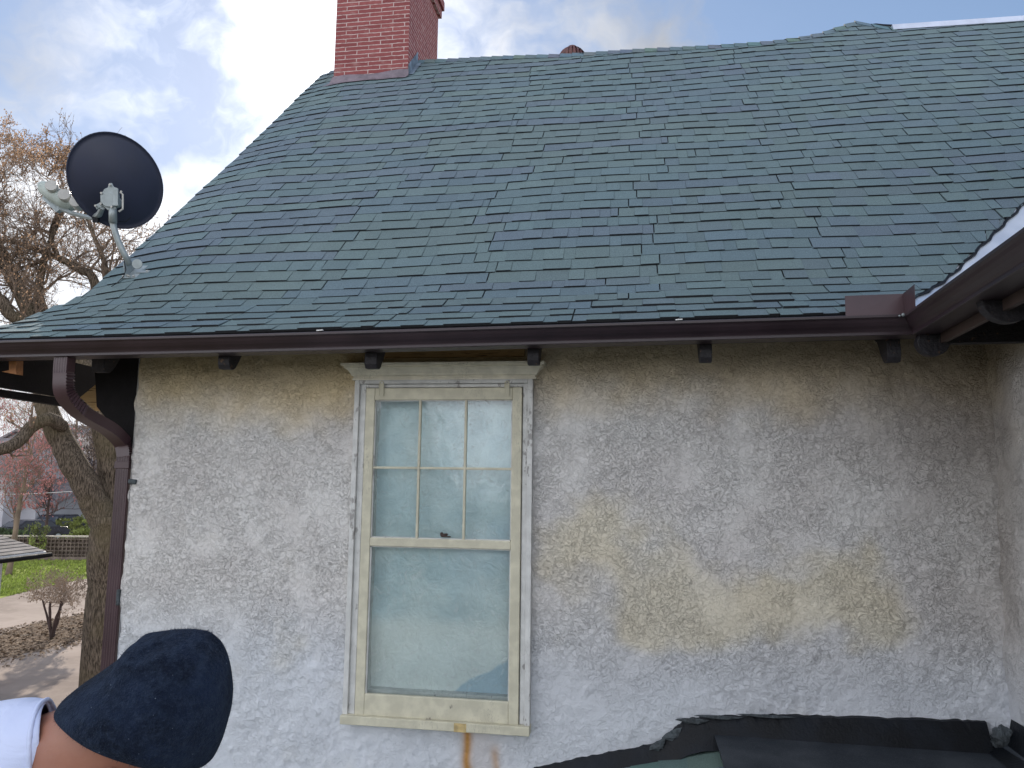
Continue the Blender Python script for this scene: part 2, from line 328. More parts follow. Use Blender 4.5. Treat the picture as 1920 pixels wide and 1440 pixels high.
sheet('lawn', [(p[0], p[1]) for p in e1+e2], Z0+.012, m_lawn)
e1 = [gz(x, y, 2) for x, y in ((-260, 1290), (60, 1222), (165, 1196), (330, 1180))]; e2 = [gz(x, y, 2) for x, y in ((330, 1135), (165, 1150), (60, 1170), (0, 1192), (-260, 1262))]
bedpoly = [(p[0], p[1]) for p in e1+e2]; sheet('mulch_bed', bedpoly, Z0+.016, m_mulch)
# leaf litter and grass tufts
b = MB()
for i in range(5200):
    px, py = random.uniform(-60, 200), random.uniform(1140, 1260)
    yy = 1222-(px-60)*.22 if px > -60 else 1250; top = 1170-(px-60)*.2
    if not (top-3 < py < yy+abs(random.gauss(0, 7))): continue
    c = gz(px, py, 6); R_ = rotm(random.uniform(-.7, .7), random.uniform(-.7, .7), random.uniform(0, 6)); s = random.uniform(.02, .055)
    b.add([c+R_@np.array(v)*s for v in ((-1, -.6, 0), (1, -.5, .2), (.8, .6, 0), (-.8, .5, .3))], [(0, 1, 2, 3)])
tag(b.build('leaf_litter', m_litter), 'dry brown leaves scattered over the planting bed under the bare shrub', 'leaves', None, 'stuff')
b = MB()
for i in range(9000):
    px = random.uniform(-40, 240); py = random.uniform(1046, 1118)
    if py > 1122-(px)*.24: continue
    c = gz(px, py, 3); s = random.uniform(.05, .13); a = random.uniform(0, pi); d = np.array([cos(a), sin(a), 0])*s*.35
    b.add([c-d, c+d, c+np.array([random.uniform(-.04, .04), random.uniform(-.04, .04), s])], [(0, 1, 2)])
tag(b.build('grass', m_blade), 'tufts of young green grass on the lawn', 'grass', None, 'stuff')
# ------------------------------------------------------------------ trees
class Tree:
    def __init__(s, rnd): s.r = rnd; s.T = MB(); s.C = MB(); s.B = MB(); s.tips = []
    def limb(s, pts, radii, mb=None, n=10, wob=0.):
        pts = [np.asarray(p, float) for p in pts]; out = []; rad = []
        for i in range(len(pts)-1):
            p0, p1, p2, p3 = pts[max(i-1, 0)], pts[i], pts[i+1], pts[min(i+2, len(pts)-1)]
            for k in range(5):
                t = k/5; out.append(.5*((2*p1)+(p2-p0)*t+(2*p0-5*p1+4*p2-p3)*t*t+(3*p1-p0-3*p2+p3)*t**3)); rad.append(radii[i]*(1-t)+radii[i+1]*t)
        out.append(pts[-1]); rad.append(radii[-1])
        out = [p+np.array([s.r.gauss(0, 1), s.r.gauss(0, 1), s.r.gauss(0, 1)])*wob*rad[i] for i, p in enumerate(out)]
        (mb or s.T).tube(out, [r*(1+s.r.uniform(-.06, .06)) for r in rad], n); return out, rad
    def grow(s, p, d, L, r, lev, upw=.12, bend=.22, kids=(5, 6, 5), bud=.5, budsz=.012, gap=0.):
        n = 6 if lev < 2 else 4; P_ = [p]; d = d/np.linalg.norm(d)
        for i in range(n):
            d = d+np.array([s.r.gauss(0, bend), s.r.gauss(0, bend), s.r.gauss(0, bend)+upw*.5]); d /= np.linalg.norm(d); P_.append(P_[-1]+d*L/n)
        R_ = [max(r*(1-.72*i/n), .0028) for i in range(n+1)]
        s.C.tube(P_, R_, 5 if lev < 2 else 3, False)
        if lev < len(kids):
            for k in range(kids[lev]):
                t = s.r.uniform(.22, 1.)*n; i = min(int(t), n-1); f = t-i; q = P_[i]*(1-f)+P_[i+1]*f; dd = P_[i+1]-P_[i]; dd /= np.linalg.norm(dd)
                a = np.cross(dd, np.array([s.r.gauss(0, 1), s.r.gauss(0, 1), s.r.gauss(0, 1)])); a /= np.linalg.norm(a); th = radians(s.r.uniform(25, 62))
                s.grow(q, dd*cos(th)+a*sin(th), L*s.r.uniform(.45, .72), max(R_[i]*.6, .004), lev+1, upw, bend, kids, bud, budsz)
        if lev >= len(kids)-1:
            for i in range(1, n+1):
                if s.r.random() < bud:
                    c = P_[i]+np.array([s.r.gauss(0, .015), s.r.gauss(0, .015), s.r.gauss(0, .015)]); z = budsz*s.r.uniform(.6, 1.5)
                    s.B.add([c+(0, 0, z*1.6), c+(z, 0, 0), c+(-z*.5, z*.87, 0), c+(-z*.5, -z*.87, 0), c-(0, 0, z)], [(0, 1, 2), (0, 2, 3), (0, 3, 1), (4, 2, 1), (4, 3, 2), (4, 1, 3)])
def spray(T, path, rad, n, L, lev_kids, outward=None, t0=.1, t1=1., **kw):
    for k in range(n):
        t = T.r.uniform(t0, t1)*(len(path)-1); i = min(int(t), len(path)-2); f = t-i; q = path[i]*(1-f)+path[i+1]*f; dd = path[i+1]-path[i]; dd /= np.linalg.norm(dd)+1e-9
        a = np.cross(dd, np.array([T.r.gauss(0, 1), T.r.gauss(0, 1), T.r.gauss(0, 1)])); a /= np.linalg.norm(a); th = radians(T.r.uniform(30, 75))
        T.grow(q, dd*cos(th)+a*sin(th), L*T.r.uniform(.6, 1.25), min(rad[i]*.5, .03), 0, kids=lev_kids, **kw)
TD = 14.
T = Tree(random.Random(3)); A = lambda x, y, d=0: at(x, y, TD+d)
base = gz(176, 1350, 0); base = at(190, 1345, TD); base[2] = Z0-.1
def pr(px): return px/FPX*TD
tr, rr = T.limb([base, A(200, 1150), A(204, 1040), A(206, 965)], [pr(45), pr(35), pr(34), pr(33)], n=16, wob=.02)
L1, R1 = T.limb([A(206, 1000), A(182, 950, -.1), A(150, 890, -.2), A(118, 830, -.2), A(88, 765, -.2), A(76, 690, -.1), A(70, 625), A(42, 555, .2), A(8, 490, .3), A(-15, 430, .3), A(-40, 360, .3)], [pr(26), pr(25), pr(23), pr(21), pr(19), pr(17), pr(15), pr(14), pr(12), pr(9), pr(6)], n=14, wob=.03)
L2, R2 = T.limb([A(204, 990, .2), A(212, 900, .3), A(200, 830, .3), A(184, 770, .3), A(170, 700, .4), A(120, 625, .5), A(84, 590, .5), A(72, 545, .5), A(82, 495, .5), A(95, 450, .6), A(120, 390, .7)], [pr(28), pr(25), pr(22), pr(20), pr(18), pr(13), pr(11), pr(8.5), pr(6), pr(4.5), pr(3)], n=12, wob=.03)
L3, R3 = T.limb([A(118, 800, -.3), A(92, 786, -.6), A(60, 800, -.8), A(34, 828, -1.), A(0, 843, -1.2), A(-60, 850, -1.4)], [pr(12), pr(12), pr(10.5), pr(10), pr(10.5), pr(9)], n=10, wob=.03)
L4, R4 = T.limb([A(190, 640, .6), A(178, 530, .6), A(150, 505, .6), A(110, 484, .7), A(60, 465, .8), A(20, 452, .8), A(-20, 450, .8)], [pr(13), pr(9), pr(8), pr(6.5), pr(5), pr(4), pr(3)], n=9, wob=.04)
L5, R5 = T.limb([A(60, 610, -.2), A(20, 590, -.4), A(0, 560, -.4), A(-30, 555, -.5)], [pr(12), pr(11), pr(10), pr(8)], n=8, wob=.04)
L6, R6 = T.limb([A(190, 640, .6), A(205, 560, .3), A(198, 500, .3), A(175, 440, .3), A(160, 395, .3)], [pr(9), pr(7), pr(5), pr(4), pr(3)], n=7, wob=.05)
L7, R7 = T.limb([A(110, 484, .7), A(95, 440, .7), A(108, 400, .6), A(125, 370, .6)], [pr(5), pr(3.6), pr(2.8), pr(2)], n=6)
L8, R8 = T.limb([A(240, 900, .2), A(236, 880, .2), A(262, 790, .3), A(300, 700, .4), A(330, 560, .5), A(345, 450, .5)], [pr(18), pr(16), pr(14), pr(12), pr(7), pr(3)], n=8)
kw = dict(bud=.20, budsz=.0105, upw=.10, bend=.2)
spray(T, L1, R1, 14, 1.1, (5, 5, 4), t0=.55, **kw); spray(T, L2, R2, 12, 1.05, (5, 5, 4), t0=.62, **kw); spray(T, L4, R4, 14, 1.0, (5, 5, 4), t0=.2, **kw)
spray(T, L5, R5, 10, 1.0, (5, 4, 4), t0=.3, **kw); spray(T, L6, R6, 15, .95, (5, 4, 4), t0=.25, **kw); spray(T, L7, R7, 12, .8, (5, 4, 4), t0=.1, **kw)
spray(T, L8, R8, 8, .7, (4, 4, 4), t0=.4, **kw)
spray(T, L3, R3, 5, .45, (3, 3), t0=.2, bud=.4, budsz=.012, upw=.3, bend=.2)
for c in ((40, 330), (90, 330), (20, 380), (110, 350), (0, 300)):
    for k in range(2): T.grow(A(*c, random.uniform(-.4, 1)), np.array([random.gauss(0, .5), random.gauss(0, .5), .6]), .7, .014, 0, kids=(5, 6, 4), bud=.6, budsz=.012, bend=.2)
root = empty('bare_tree', base, 'big bare tree with thick forked trunk and rust coloured buds beside the house', 'tree')
T.T.build('trunk', m_bark, root, True); T.C.build('crown', m_twig, root); T.B.build('buds', m_bud, root)
def small_tree(name, px, ybase, D, h, r, crown, mtr, mb, label, group=None, seed=1, kids=(5, 5, 4), bud=.9, bs=.03, spread=1., lean=0, n=14):
    bud *= .22; bs *= .55
    t = Tree(random.Random(seed)); b0 = at(px, ybase, D); b0[2] = Z0-.05; topp = b0+np.array([lean, 0, h]); mid = (b0+topp)/2+np.array([t.r.gauss(0, .1), 0, 0])
    p, rd = t.limb([b0, (b0+mid)/2, mid, (mid+topp)/2, topp], [r, r*.85, r*.65, r*.4, r*.15], n=7, wob=.05)
    spray(t, p, rd, n, crown, kids, t0=.3, bud=bud, budsz=bs, upw=.25, bend=.2)
    root = empty(name, b0, label, 'tree', group); t.T.build('trunk', mtr, root, True); t.C.build('crown', mtr, root)
    if t.B.V: t.B.build('buds', mb, root)
    return root
small_tree('bare_tree', 22, 1010, 34., 6.4, .14, 2.2, m_twig, m_pink, 'slim tree with pink buds rising behind the garage roof', None, 5, (5, 5, 5), bs=.055, lean=.7, n=14)
small_tree('bare_tree', 84, 1010, 42.5, 5.6, .10, 1.8, m_twigdark, m_pink, 'thin double stemmed tree with reddish buds just behind the block wall', None, 8, (5, 5, 4), bs=.06)
small_tree('bare_tree', -40, 1010, 48., 9.5, .16, 3.2, m_twigpale, m_pink, 'taller pinkish tree behind the pale houses at the left edge', None, 9, (5, 5, 4), bs=.06, n=14)
small_tree('bare_tree', 128, 1000, 70., 12.5, .2, 4.0, m_twig, m_bud, 'far bare tree showing between the two forks of the big trunk', None, 12, (5, 5, 4), bs=.05, n=16)
small_tree('bare_tree', 40, 1000, 80., 15., .22, 4.6, m_twig, m_bud, 'tall far bare tree behind the gabled house', None, 13, (6, 6, 4), bs=.06, n=20)
small_tree('bare_tree', 166, 985, 60., 7., .16, 3., m_twigdark, m_twig, 'plum coloured far tree low behind the right fork of the trunk', None, 15, (6, 6, 5), bs=.08, n=18)
def foliage(name, px, py, D, r, hz, m, label, cat, n, sz, seed, trunk=True, group=None, zb=None, squeeze=None):
    rn = random.Random(seed); c = at(px, py, D); root = empty(name, (c[0], c[1], Z0), label, cat, group); b = MB()
    cl = [(rn.gauss(0, .5), rn.gauss(0, .5), rn.uniform(-1, 1), rn.uniform(.25, .5)) for _ in range(16)]
    for i in range(n):
        q = rn.choice(cl); v = np.array([rn.gauss(0, 1), rn.gauss(0, 1), rn.gauss(0, 1)]); v = v/np.linalg.norm(v)*rn.uniform(.5, 1)*q[3]
        tz = q[2]+v[2]; k = (1-.55*max(0, tz)) if squeeze else 1
        p = c+np.array([(q[0]+v[0])*r*k, (q[1]+v[1])*r*k, tz*hz]); R_ = rotm(rn.uniform(0, 6), rn.uniform(0, 6), 0); s = sz*rn.uniform(.5, 1.4)
        b.add([p+R_@np.array(w_)*s for w_ in ((-1, -.3, 0), (0, -.5, .1), (1, 0, 0), (0, .5, .1))], [(0, 1, 2, 3)])
    b.build('foliage', m, root)
    if trunk:
        t = MB(); t.tube([(c[0], c[1], Z0-.05), (c[0]+.05, c[1], (Z0+c[2])/2), tuple(c+np.array([0, 0, hz*.5]))], [r*.12, r*.09, r*.03], 6); t.build('trunk', m_twigdark, root)
    return root
foliage('evergreen_tree', 226, 850, 26., .9, 1.5, m_ever, 'loose evergreen tree seen between the downspout and the right fork', 'tree', 3800, .075, 4)
foliage('bush', 150, 990, 44., 1.0, .55, m_leafg, 'yellow green bush behind the right end of the block wall', 'bush', 1500, .09, 5, False)
foliage('bush', 68, 1012, 39.6, .5, .8, m_leafg, 'narrow olive bush growing against the front of the block wall', 'bush', 800, .06, 6, False)
foliage('bush', 10, 1004, 46., 1.2, .4, m_ever, 'low dark green bush behind the garage roof', 'bush', 900, .09, 7, False)
foliage('evergreen_tree', 190, 925, 55., 1.0, 1.6, m_ever, 'small green tree low in the notch of the trunk fork', 'tree', 1500, .12, 14)
for (X_, Y_, r_, h_, lb_, sd2) in ((-7.5, -16, 2.6, 4.6, 'left', 41), (-2.6, -19, 2.4, 5.2, 'middle', 42), (3.2, -17, 2.7, 4.4, 'right', 43)):  # unseen evergreens added behind the camera to shape the reflection in the glass
    rn = random.Random(sd2); root = empty('evergreen_tree', (X_, Y_, Z0), 'unseen dark evergreen added behind the camera for the window panes to mirror, %s one' % lb_, 'tree', 'unseen evergreens added for the window reflection'); b = MB()
    for i in range(5200):
        zz_ = rn.random()**1.3; rr_ = r_*(1-zz_)**.8*math.sqrt(rn.uniform(.25, 1)); a_ = rn.uniform(0, 2*pi); p = np.array([X_+rr_*cos(a_), Y_+rr_*sin(a_), Z0+.9+zz_*h_*2]); R_ = rotm(rn.uniform(0, 6), rn.uniform(0, 6), 0); sz_ = rn.uniform(.08, .2)
        b.add([p+R_@np.array(w_)*sz_ for w_ in ((-1, -.3, 0), (0, -.5, .1), (1, 0, 0), (0, .5, .1))], [(0, 1, 2, 3)])
    b.build('foliage', m_ever, root); t = MB(); t.tube([(X_, Y_, Z0-.05), (X_, Y_, Z0+h_*1.8)], [.2, .04], 8); t.build('trunk', m_bark, root)
# bare multi-stem shrub
T = Tree(random.Random(21)); b0 = gz(97, 1196, 4)
for (dx, dy, s_) in ((-.35, 0, .03), (.12, .1, .045), (.3, -.1, .035), (-.05, -.1, .04)):
    p, rd = T.limb([b0, b0+np.array([dx*.5, dy, .5]), b0+np.array([dx*1.1, dy, 1.0])], [s_*1.3, s_, s_*.7], n=6, wob=.1); 
    for k in range(7): T.grow(p[-1-k % 3], np.array([T.r.gauss(0, .9), T.r.gauss(0, .6), .55]), .62, .012, 1, kids=(5, 5, 5), bud=.5, budsz=.014, bend=.25)
root = empty('bare_shrub', b0, 'bare shrub with dark stems and pale twig tips in the planting bed', 'shrub'); T.T.build('stems', m_twigdark, root, True); T.C.build('twigs', m_twigpale, root); T.B.build('buds', m_litter, root)
# small pole-like weed stalks in lawn omitted; screen block wall
a0 = onZ(28, 1045, Z0); a1 = onZ(330, 1052, Z0); root = empty('garden_wall', a0, 'low brown screen block wall with pale coping across the far end of the lawn', 'wall')
a0 = onZ(-40, 1050, Z0); dvec = (a1-a0); Lw = np.linalg.norm(dvec); dvec /= Lw; nv = np.array([-dvec[1], dvec[0], 0]); b = MB(); HT = 1.22
Rw = np.stack([dvec, nv, np.array([0, 0, 1.])], 1)
b.box((a0+a1)/2+np.array([0, 0, .1]), (Lw, .16, .2), Rw); b.box((a0+a1)/2+np.array([0, 0, .6])+nv*.10, (Lw, .04, 1.0), Rw)
nb = int(Lw/.2)
for i in range(nb):
    for j in range(5):
        c = a0+dvec*(i+.5)*.2+np.array([0, 0, .3+j*.2]); b.box(c-nv*.03, (.2, .14, .035), Rw); b.box(c+dvec*.083-nv*.03, (.03, .14, .2), Rw); b.box(c-nv*.03, (.13, .1, .13), Rw@rotm(0, pi/4, 0)*.62)
b.build('block_screen', m_screen, root); b = MB(); b.box((a0+a1)/2+np.array([0, 0, HT+.02]), (Lw+.1, .24, .07), Rw); b.build('coping', m_cap, root)
b = MB(); c = onZ(163, 1050, Z0)
root = empty('fence_post', c, 'short grey wooden post at the right end of the lawn beside the block wall', 'post'); b.box(c+np.array([0, 0, .55]), (.14, .14, 1.1)); b.box(c+np.array([0, 0, 1.12]), (.18, .18, .05)); b.build('post', m_screen, root)
# ------------------------------------------------------------------ far houses, garage, cars
def house(px, D, wdt, dep, hw, hr, mw, mr, label, yaw=0., wins=(), gable_x=True, zoff=0., name='house', cat='house'):
    c = at(px, 950, D); c[2] = Z0; R_ = rotm(0, 0, yaw); root = empty(name, c, label, cat)
    def W(x, y, z): return c+R_@np.array([x, y, z])
    b = MB(); b.box(W(0, 0, hw/2), (wdt, dep, hw), R_)
    ov = .4
    if gable_x: gp = [W(-wdt/2, -dep/2, hw), W(wdt/2, -dep/2, hw), W(0, -dep/2, hw+hr)]; off = R_@np.array([0, dep, 0])
    else: gp = [W(-wdt/2, -dep/2, hw), W(-wdt/2, dep/2, hw), W(-wdt/2, 0, hw+hr)]; off = R_@np.array([wdt, 0, 0])
    b.prism(gp, off); b.build('wall', mw, root); rf = MB()
    if gable_x:
        for s in (-1, 1):
            k = hr/(wdt/2); q = [W(s*(wdt/2+ov), -dep/2-ov, hw-k*ov+.04), W(0, -dep/2-ov, hw+hr+.04), W(0, -dep/2-ov, hw+hr+.22), W(s*(wdt/2+ov), -dep/2-ov, hw-k*ov+.22)]; rf.prism(q, R_@np.array([0, dep+2*ov, 0]))
    else:
        for s in (-1, 1):
            k = hr/(dep/2); q = [W(-wdt/2-ov, s*(dep/2+ov), hw-k*ov+.04), W(-wdt/2-ov, 0, hw+hr+.04), W(-wdt/2-ov, 0, hw+hr+.22), W(-wdt/2-ov, s*(dep/2+ov), hw-k*ov+.22)]; rf.prism(q, R_@np.array([wdt+2*ov, 0, 0]))
    rf.build('roof', mr, root)
    for (x, z, ww, hh) in wins:
        f = MB(); 
        for (xx, zz, aa, bb_) in ((x-ww/2, z, .12, hh+.2), (x+ww/2, z, .12, hh+.2), (x, z+hh/2, ww, .12), (x, z-hh/2, ww, .12), (x, z, ww, .06)): f.box(W(xx, -dep/2-.04, zz), (aa, .1, bb_), R_)
        fo = f.build('window', m_trim, root); g = MB(); g.box(W(x, -dep/2-.01, z), (ww, .04, hh), R_); g.build('pane', m_winp, fo)
    return root, W
house(-15, 56, 7, 8, 4.6, 2.2, m_siding, m_roofg, 'pale lavender house at the left edge behind the pink tree', .15, [(1.5, 3.3, .8, 1.2), (-1, 3.3, .8, 1.2), (1.5, 1.2, .8, 1.2)], False)
house(92, 66, 9, 9, 5.4, 2.4, m_siding2, m_roofg, 'grey gabled house behind the middle of the block wall', .1, [(-2.2, 4.3, .9, 1.3), (0, 4.3, .9, 1.3), (2.6, 4.3, .9, 1.3), (-2.4, 1.6, 1., 1.3), (2.4, 1.6, 1.2, 1.3)])
house(66, 56, 4.0, 5, 2.5, 1.5, m_siding, m_roofg, 'low white gabled garage in front of the grey house', .05, [(-.2, 1.1, 1.6, 1.4)])
house(112, 57, 3.2, 4, 2.3, 1.0, m_siding2, m_roofg, 'small grey shed roofed outbuilding right of the low white garage', -.1, [(.8, 1.2, .7, .9)], False, 0, 'outbuilding', 'outbuilding')
house(128, 78, 8, 8, 6.2, 3, m_tanwall, m_roofg, 'tan house glimpsed behind the left fork of the trunk', -.2, [(-1, 5, .9, 1.2), (1.8, 5, .9, 1.2)])
house(215, 62, 12, 8, 3.2, 2.2, m_siding, m_roofg, 'white house low behind the trunk fork and downspout', 0, [(-2, 2, .9, 1.2), (1, 2, .9, 1.2), (-4.4, 2, .9, 1.2)], False)
def car(px, D, yaw, label, suv=0.):
    c = at(px, 1000, D); c[2] = Z0; R_ = rotm(0, 0, yaw); root = empty('parked_car', c, label, 'car', 'cars parked behind the block wall')
    W = lambda x, y, z: c+R_@np.array([x, y, z]); b = MB()
    prof = [(-2.1, .3), (-2.15, .75), (-1.95, .95), (-1.5, 1.0), (-.9, 1.42+suv), (.7, 1.45+suv), (1.35, 1.02+suv*.6), (2.05, .88), (2.15, .6), (2.1, .3)]
    b.prism([W(x, -.85, z) for x, z in prof], R_@np.array([0, 1.7, 0])); b.build('body', m_car, root, bevel=.05)
    g = MB()
    for s in (-.86, .86): g.prism([W(x, s-.01, z) for x, z in ((-1.3, 1.0), (-.85, 1.35+suv), (.6, 1.38+suv), (1.1, 1.02))], R_@np.array([0, .02, 0]))
    g.prism([W(1.0, -.7, 1.32+suv), W(1.0, .7, 1.32+suv), W(1.4, .7, 1.03), W(1.4, -.7, 1.03)], R_@np.array([.03, 0, .03])); g.build('window', m_winp, root)
    for x in (-1.35, 1.35):
        for s in (-.8, .8):
            wv = MB(); wv.tube([W(x, s-.1, .33), W(x, s+.1, .33)], .33, 16); wo = wv.build('wheel', m_tyre, root); rm = MB(); sg = 1 if s > 0 else -1; rm.tube([W(x, s+.1*sg, .33), W(x, s+.115*sg, .33)], .2, 12); rm.build('rim', m_grey, wo)
    for s in (-.6, .6): h_ = MB(); h_.box(W(2.1, s, .7), (.08, .3, .12), R_); h_.build('headlight', m_trim, root)
car(56, 50, -2.0, 'dark blue car parked behind the left part of the block wall'); car(108, 54, -1.5, 'black car parked behind the middle of the block wall', .15)
# overhead wire
b = MB(); p0 = at(-60, 928, 40); p1 = at(60, 926, 42); p2 = at(330, 900, 46); b.tube([p0, p1, (p1+p2)/2-np.array([0, 0, .15]), p2], .018, 4); tag(b.build('utility_wire', m_trim), 'thin pale overhead wire crossing in front of the far houses', 'wire')
# neighbour garage
C0 = at(85, 1033, 16.); root = empty('garage', (C0[0]-3, C0[1]-4, Z0), 'neighbouring garage with brown grey shingle roof at the left edge', 'garage')
b = MB(); rise = .27; eL = 9.; rows = 17
def gr(x, y): return np.array([C0[0]-x, C0[1]-y, C0[2]+x*rise])     # x = distance up from the eave, y = towards the camera
for j in range(rows):
    x0 = j*.17; y = -random.uniform(0, .3)
    while y < eL:
        y2 = y+random.uniform(.25, .4); ya, yb = max(y, 0), min(y2, eL)
        if yb > ya+.01: b.add([gr(x0, ya+.004)+(0, 0, .016), gr(x0, yb-.004)+(0, 0, .016), gr(x0+.19, yb-.004), gr(x0+.19, ya+.004), gr(x0, ya+.004), gr(x0, yb-.004)], [(0, 1, 2, 3), (0, 4, 5, 1)], [random.uniform(.14, .26)]*3)
        y = y2
def f_gsh(t, o):
    a = attr(t).outputs[0]; n = t.noise(o, 60., 4); return P(t, t.mix(t.ramp(n, .3, .7, 0, .6), a, t.mix(1., a, (1.1, .85, .72), 'MULTIPLY')), .9, .2, n, .4, .01)
m_gsh = mat('worn_grey_shingle', f_gsh)
rfo = b.build('roof', m_gsh, root)
b = MB(); b.prism([gr(-.02, 0)-(0, 0, .004), gr(2.9, 0)-(0, 0, .004), gr(2.9, 0)-(0, 0, .12), gr(-.02, 0)-(0, 0, .12)], (0, -eL, 0)); b.prism([gr(2.9, 0)-(0, 0, .004), gr(2.9, 0)+(-2.9, 0, -2.9*rise), gr(2.9, 0)+(-2.9, 0, -2.9*rise-.12), gr(2.9, 0)-(0, 0, .12)], (0, -eL, 0)); b.build('roof_deck', m_trim, root)
b = MB(); b.bb(gr(.62, .4)+(0, 0, -.25), (C0[0]-5.2, C0[1]-eL+.4, Z0)); b.build('wall', m_siding, root)
b = MB(); b.tube([gr(-.05, -.1)-(0, 0, .07), gr(-.05, eL)-(0, 0, .07)], .05, 8); b.build('gutter', m_darkwood, root)
# ------------------------------------------------------------------ THE HOUSE
WY, GY = 4.1, 3.6
XL, XR = -2.905, 1.755
hs = empty('house', (0, 8, Z0), 'old cream stucco house with green shingle roof, brown gutters and brick chimney', 'house')
wx = lambda px, py, y=WY: onY(px, py, y)
# --- stucco wall as a fine relief grid
zt, zb, st = .90, -2.3, .008
XRW = XR+.03; nx = int((XRW-XL)/st)+1; nz_ = int((zt-zb)/st)+1; X, Zg = np.meshgrid(np.linspace(XL, XRW, nx), np.linspace(zb, zt, nz_))
hgt = .0017*field(nz_, nx, 2.4, 1)+.0022*field(nz_, nx, 7., 2)+.006*field(nz_, nx, 34., 3)+.0014*field(nz_, nx, 1.1, 4)
env = .55+.45*smooth1(-.8, .9, field(nz_, nx, 26, 7)); hgt = hgt*env
Yg = WY-hgt
edge = np.exp(-(X-XL)/.02); X2 = X+edge*(.006*field(nz_, nx, 4, 5)+.004*field(nz_, nx, 14, 6)); Yg = Yg+.006*np.exp(-((X-XL)/.012)**2)
# stains measured on the wall
px_, py_ = proj(np.stack([X, np.full_like(X, WY), Zg], -1))
nf = field(nz_, nx, 12, 8)*.6+field(nz_, nx, 4, 9)*.35+field(nz_, nx, 30, 10)*.5
def blob(cx, cy, rx, ry, k=1.): return k*np.exp(-(((px_-cx)/rx)**2+((py_-cy)/ry)**2))
by = blob(1090, 1020, 95, 85, .85)+blob(1210, 1120, 80, 85)+blob(1330, 1175, 120, 60, 1.1)+blob(1450, 1120, 90, 60, .8)+blob(1590, 1110, 110, 70, 1.15)+blob(1670, 1180, 60, 40, .8)+blob(1630, 1050, 25, 40, .6)+blob(1400, 800, 70, 30, .25)+blob(320, 880, 45, 25, .45)+blob(315, 1000, 45, 40, .45)+blob(255, 800, 25, 160, .3)+blob(1200, 1195, 60, 30, .5)
nf2 = field(nz_, nx, 5, 61)*.5+field(nz_, nx, 18, 62)*.6; yel = smooth1(.2, 1.15, by+.20*nf+.17*nf2*(by > .1))*.6
cream = smooth1(815, 690, py_+ 17*nf)*.92*(.72+.28*smooth1(-1, 1, field(nz_, nx, 45, 63)))
dirt = .85*smooth1(1640, 1860, px_+40*nf)*smooth1(1290, 1150, py_+20*nf)*(.45+.55*smooth1(1150, 650, py_)) + .25*smooth1(.4, 1.6, field(nz_, nx, 40, 12))*smooth1(400, 1300, px_) + .6*smooth1(1150, 1750, px_)*smooth1(1000, 700, py_+30*nf)
dirt = np.clip(dirt, 0, 1)*.75
rust = .85*np.exp(-((px_-(876-.02*(py_-1360))+3*nf)/9)**2)*smooth1(1352, 1364, py_)+.5*np.exp(-((px_-928+4*nf)/8)**2)*smooth1(1385, 1420, py_)
rust = rust+.18*np.exp(-((px_-900)/40)**2)*smooth1(1355, 1380, py_)
colr = np.stack([yel, cream, dirt, np.clip(rust, 0, 1)], -1).reshape(-1, 4)
me = bpy.data.meshes.new('wall'); VV = np.stack([X2, Yg, Zg+H], -1).reshape(-1, 3)
WINL, WINR, WINB, WINT = wx(690, 727)[0]+.02, wx(978, 724)[0]-.02, wx(700, 1340)[2]+.03, wx(830, 727)[2]-.02
idx = np.arange(nx*nz_).reshape(nz_, nx); xc = (X[:-1, :-1]+X[1:, 1:])/2; zc = (Zg[:-1, :-1]+Zg[1:, 1:])/2
keep = ~((xc > WINL) & (xc < WINR) & (zc > WINB) & (zc < WINT))
Fq = np.stack([idx[:-1, :-1], idx[:-1, 1:], idx[1:, 1:], idx[1:, :-1]], -1)[keep]
me.vertices.add(len(VV)); me.vertices.foreach_set('co', VV.ravel()); me.loops.add(Fq.size); me.loops.foreach_set('vertex_index', Fq.ravel()); me.polygons.add(len(Fq))
me.polygons.foreach_set('loop_start', np.arange(0, Fq.size, 4)); me.polygons.foreach_set('loop_total', np.full(len(Fq), 4)); me.polygons.foreach_set('use_smooth', np.ones(len(Fq), bool))
me.update(calc_edges=True); me.validate()
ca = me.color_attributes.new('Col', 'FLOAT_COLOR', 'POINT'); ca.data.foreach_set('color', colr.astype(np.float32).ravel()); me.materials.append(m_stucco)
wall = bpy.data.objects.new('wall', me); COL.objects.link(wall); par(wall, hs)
b = MB(); b.bb((XL+.004, WY+.02, Z0), (XL+.2, 11.3, 0.86), (0, 0, .1, 0)); b.bb((XL+.2, WY+.1, Z0), (WINL-.15, WY+.2, 0.86), (0, 0, 0, 0)); b.bb((WINR+.15, WY+.1, Z0), (XR, WY+.2, 0.86), (0, 0, 0, 0))
b.bb((WINL-.15, WY+.1, Z0), (WINR+.15, WY+.2, WINB-.1), (0, 0, 0, 0)); b.bb((XL+.2, 11.1, Z0), (9, 11.3, 1.0), (0, 0, 0, 0))
b.prism([(XL+.01, 4.25, .88), (XL+.01, 11.2, .88), (XL+.01, 7.5, 4.15)], (.18, 0, 0), (0, 0, .1, 0))
b.add([(XL, WY, zb), (XL, WY+.03, zb), (XL, WY+.03, zt), (XL, WY, zt)], [(0, 1, 2, 3)], (0, 0, 0, 0))
b.bb((XL, WY, Z0), (XR+4, WY+.09, zb+.02), (0, 0, 0, 0))
b.build('side_wall', m_stucco, hs)
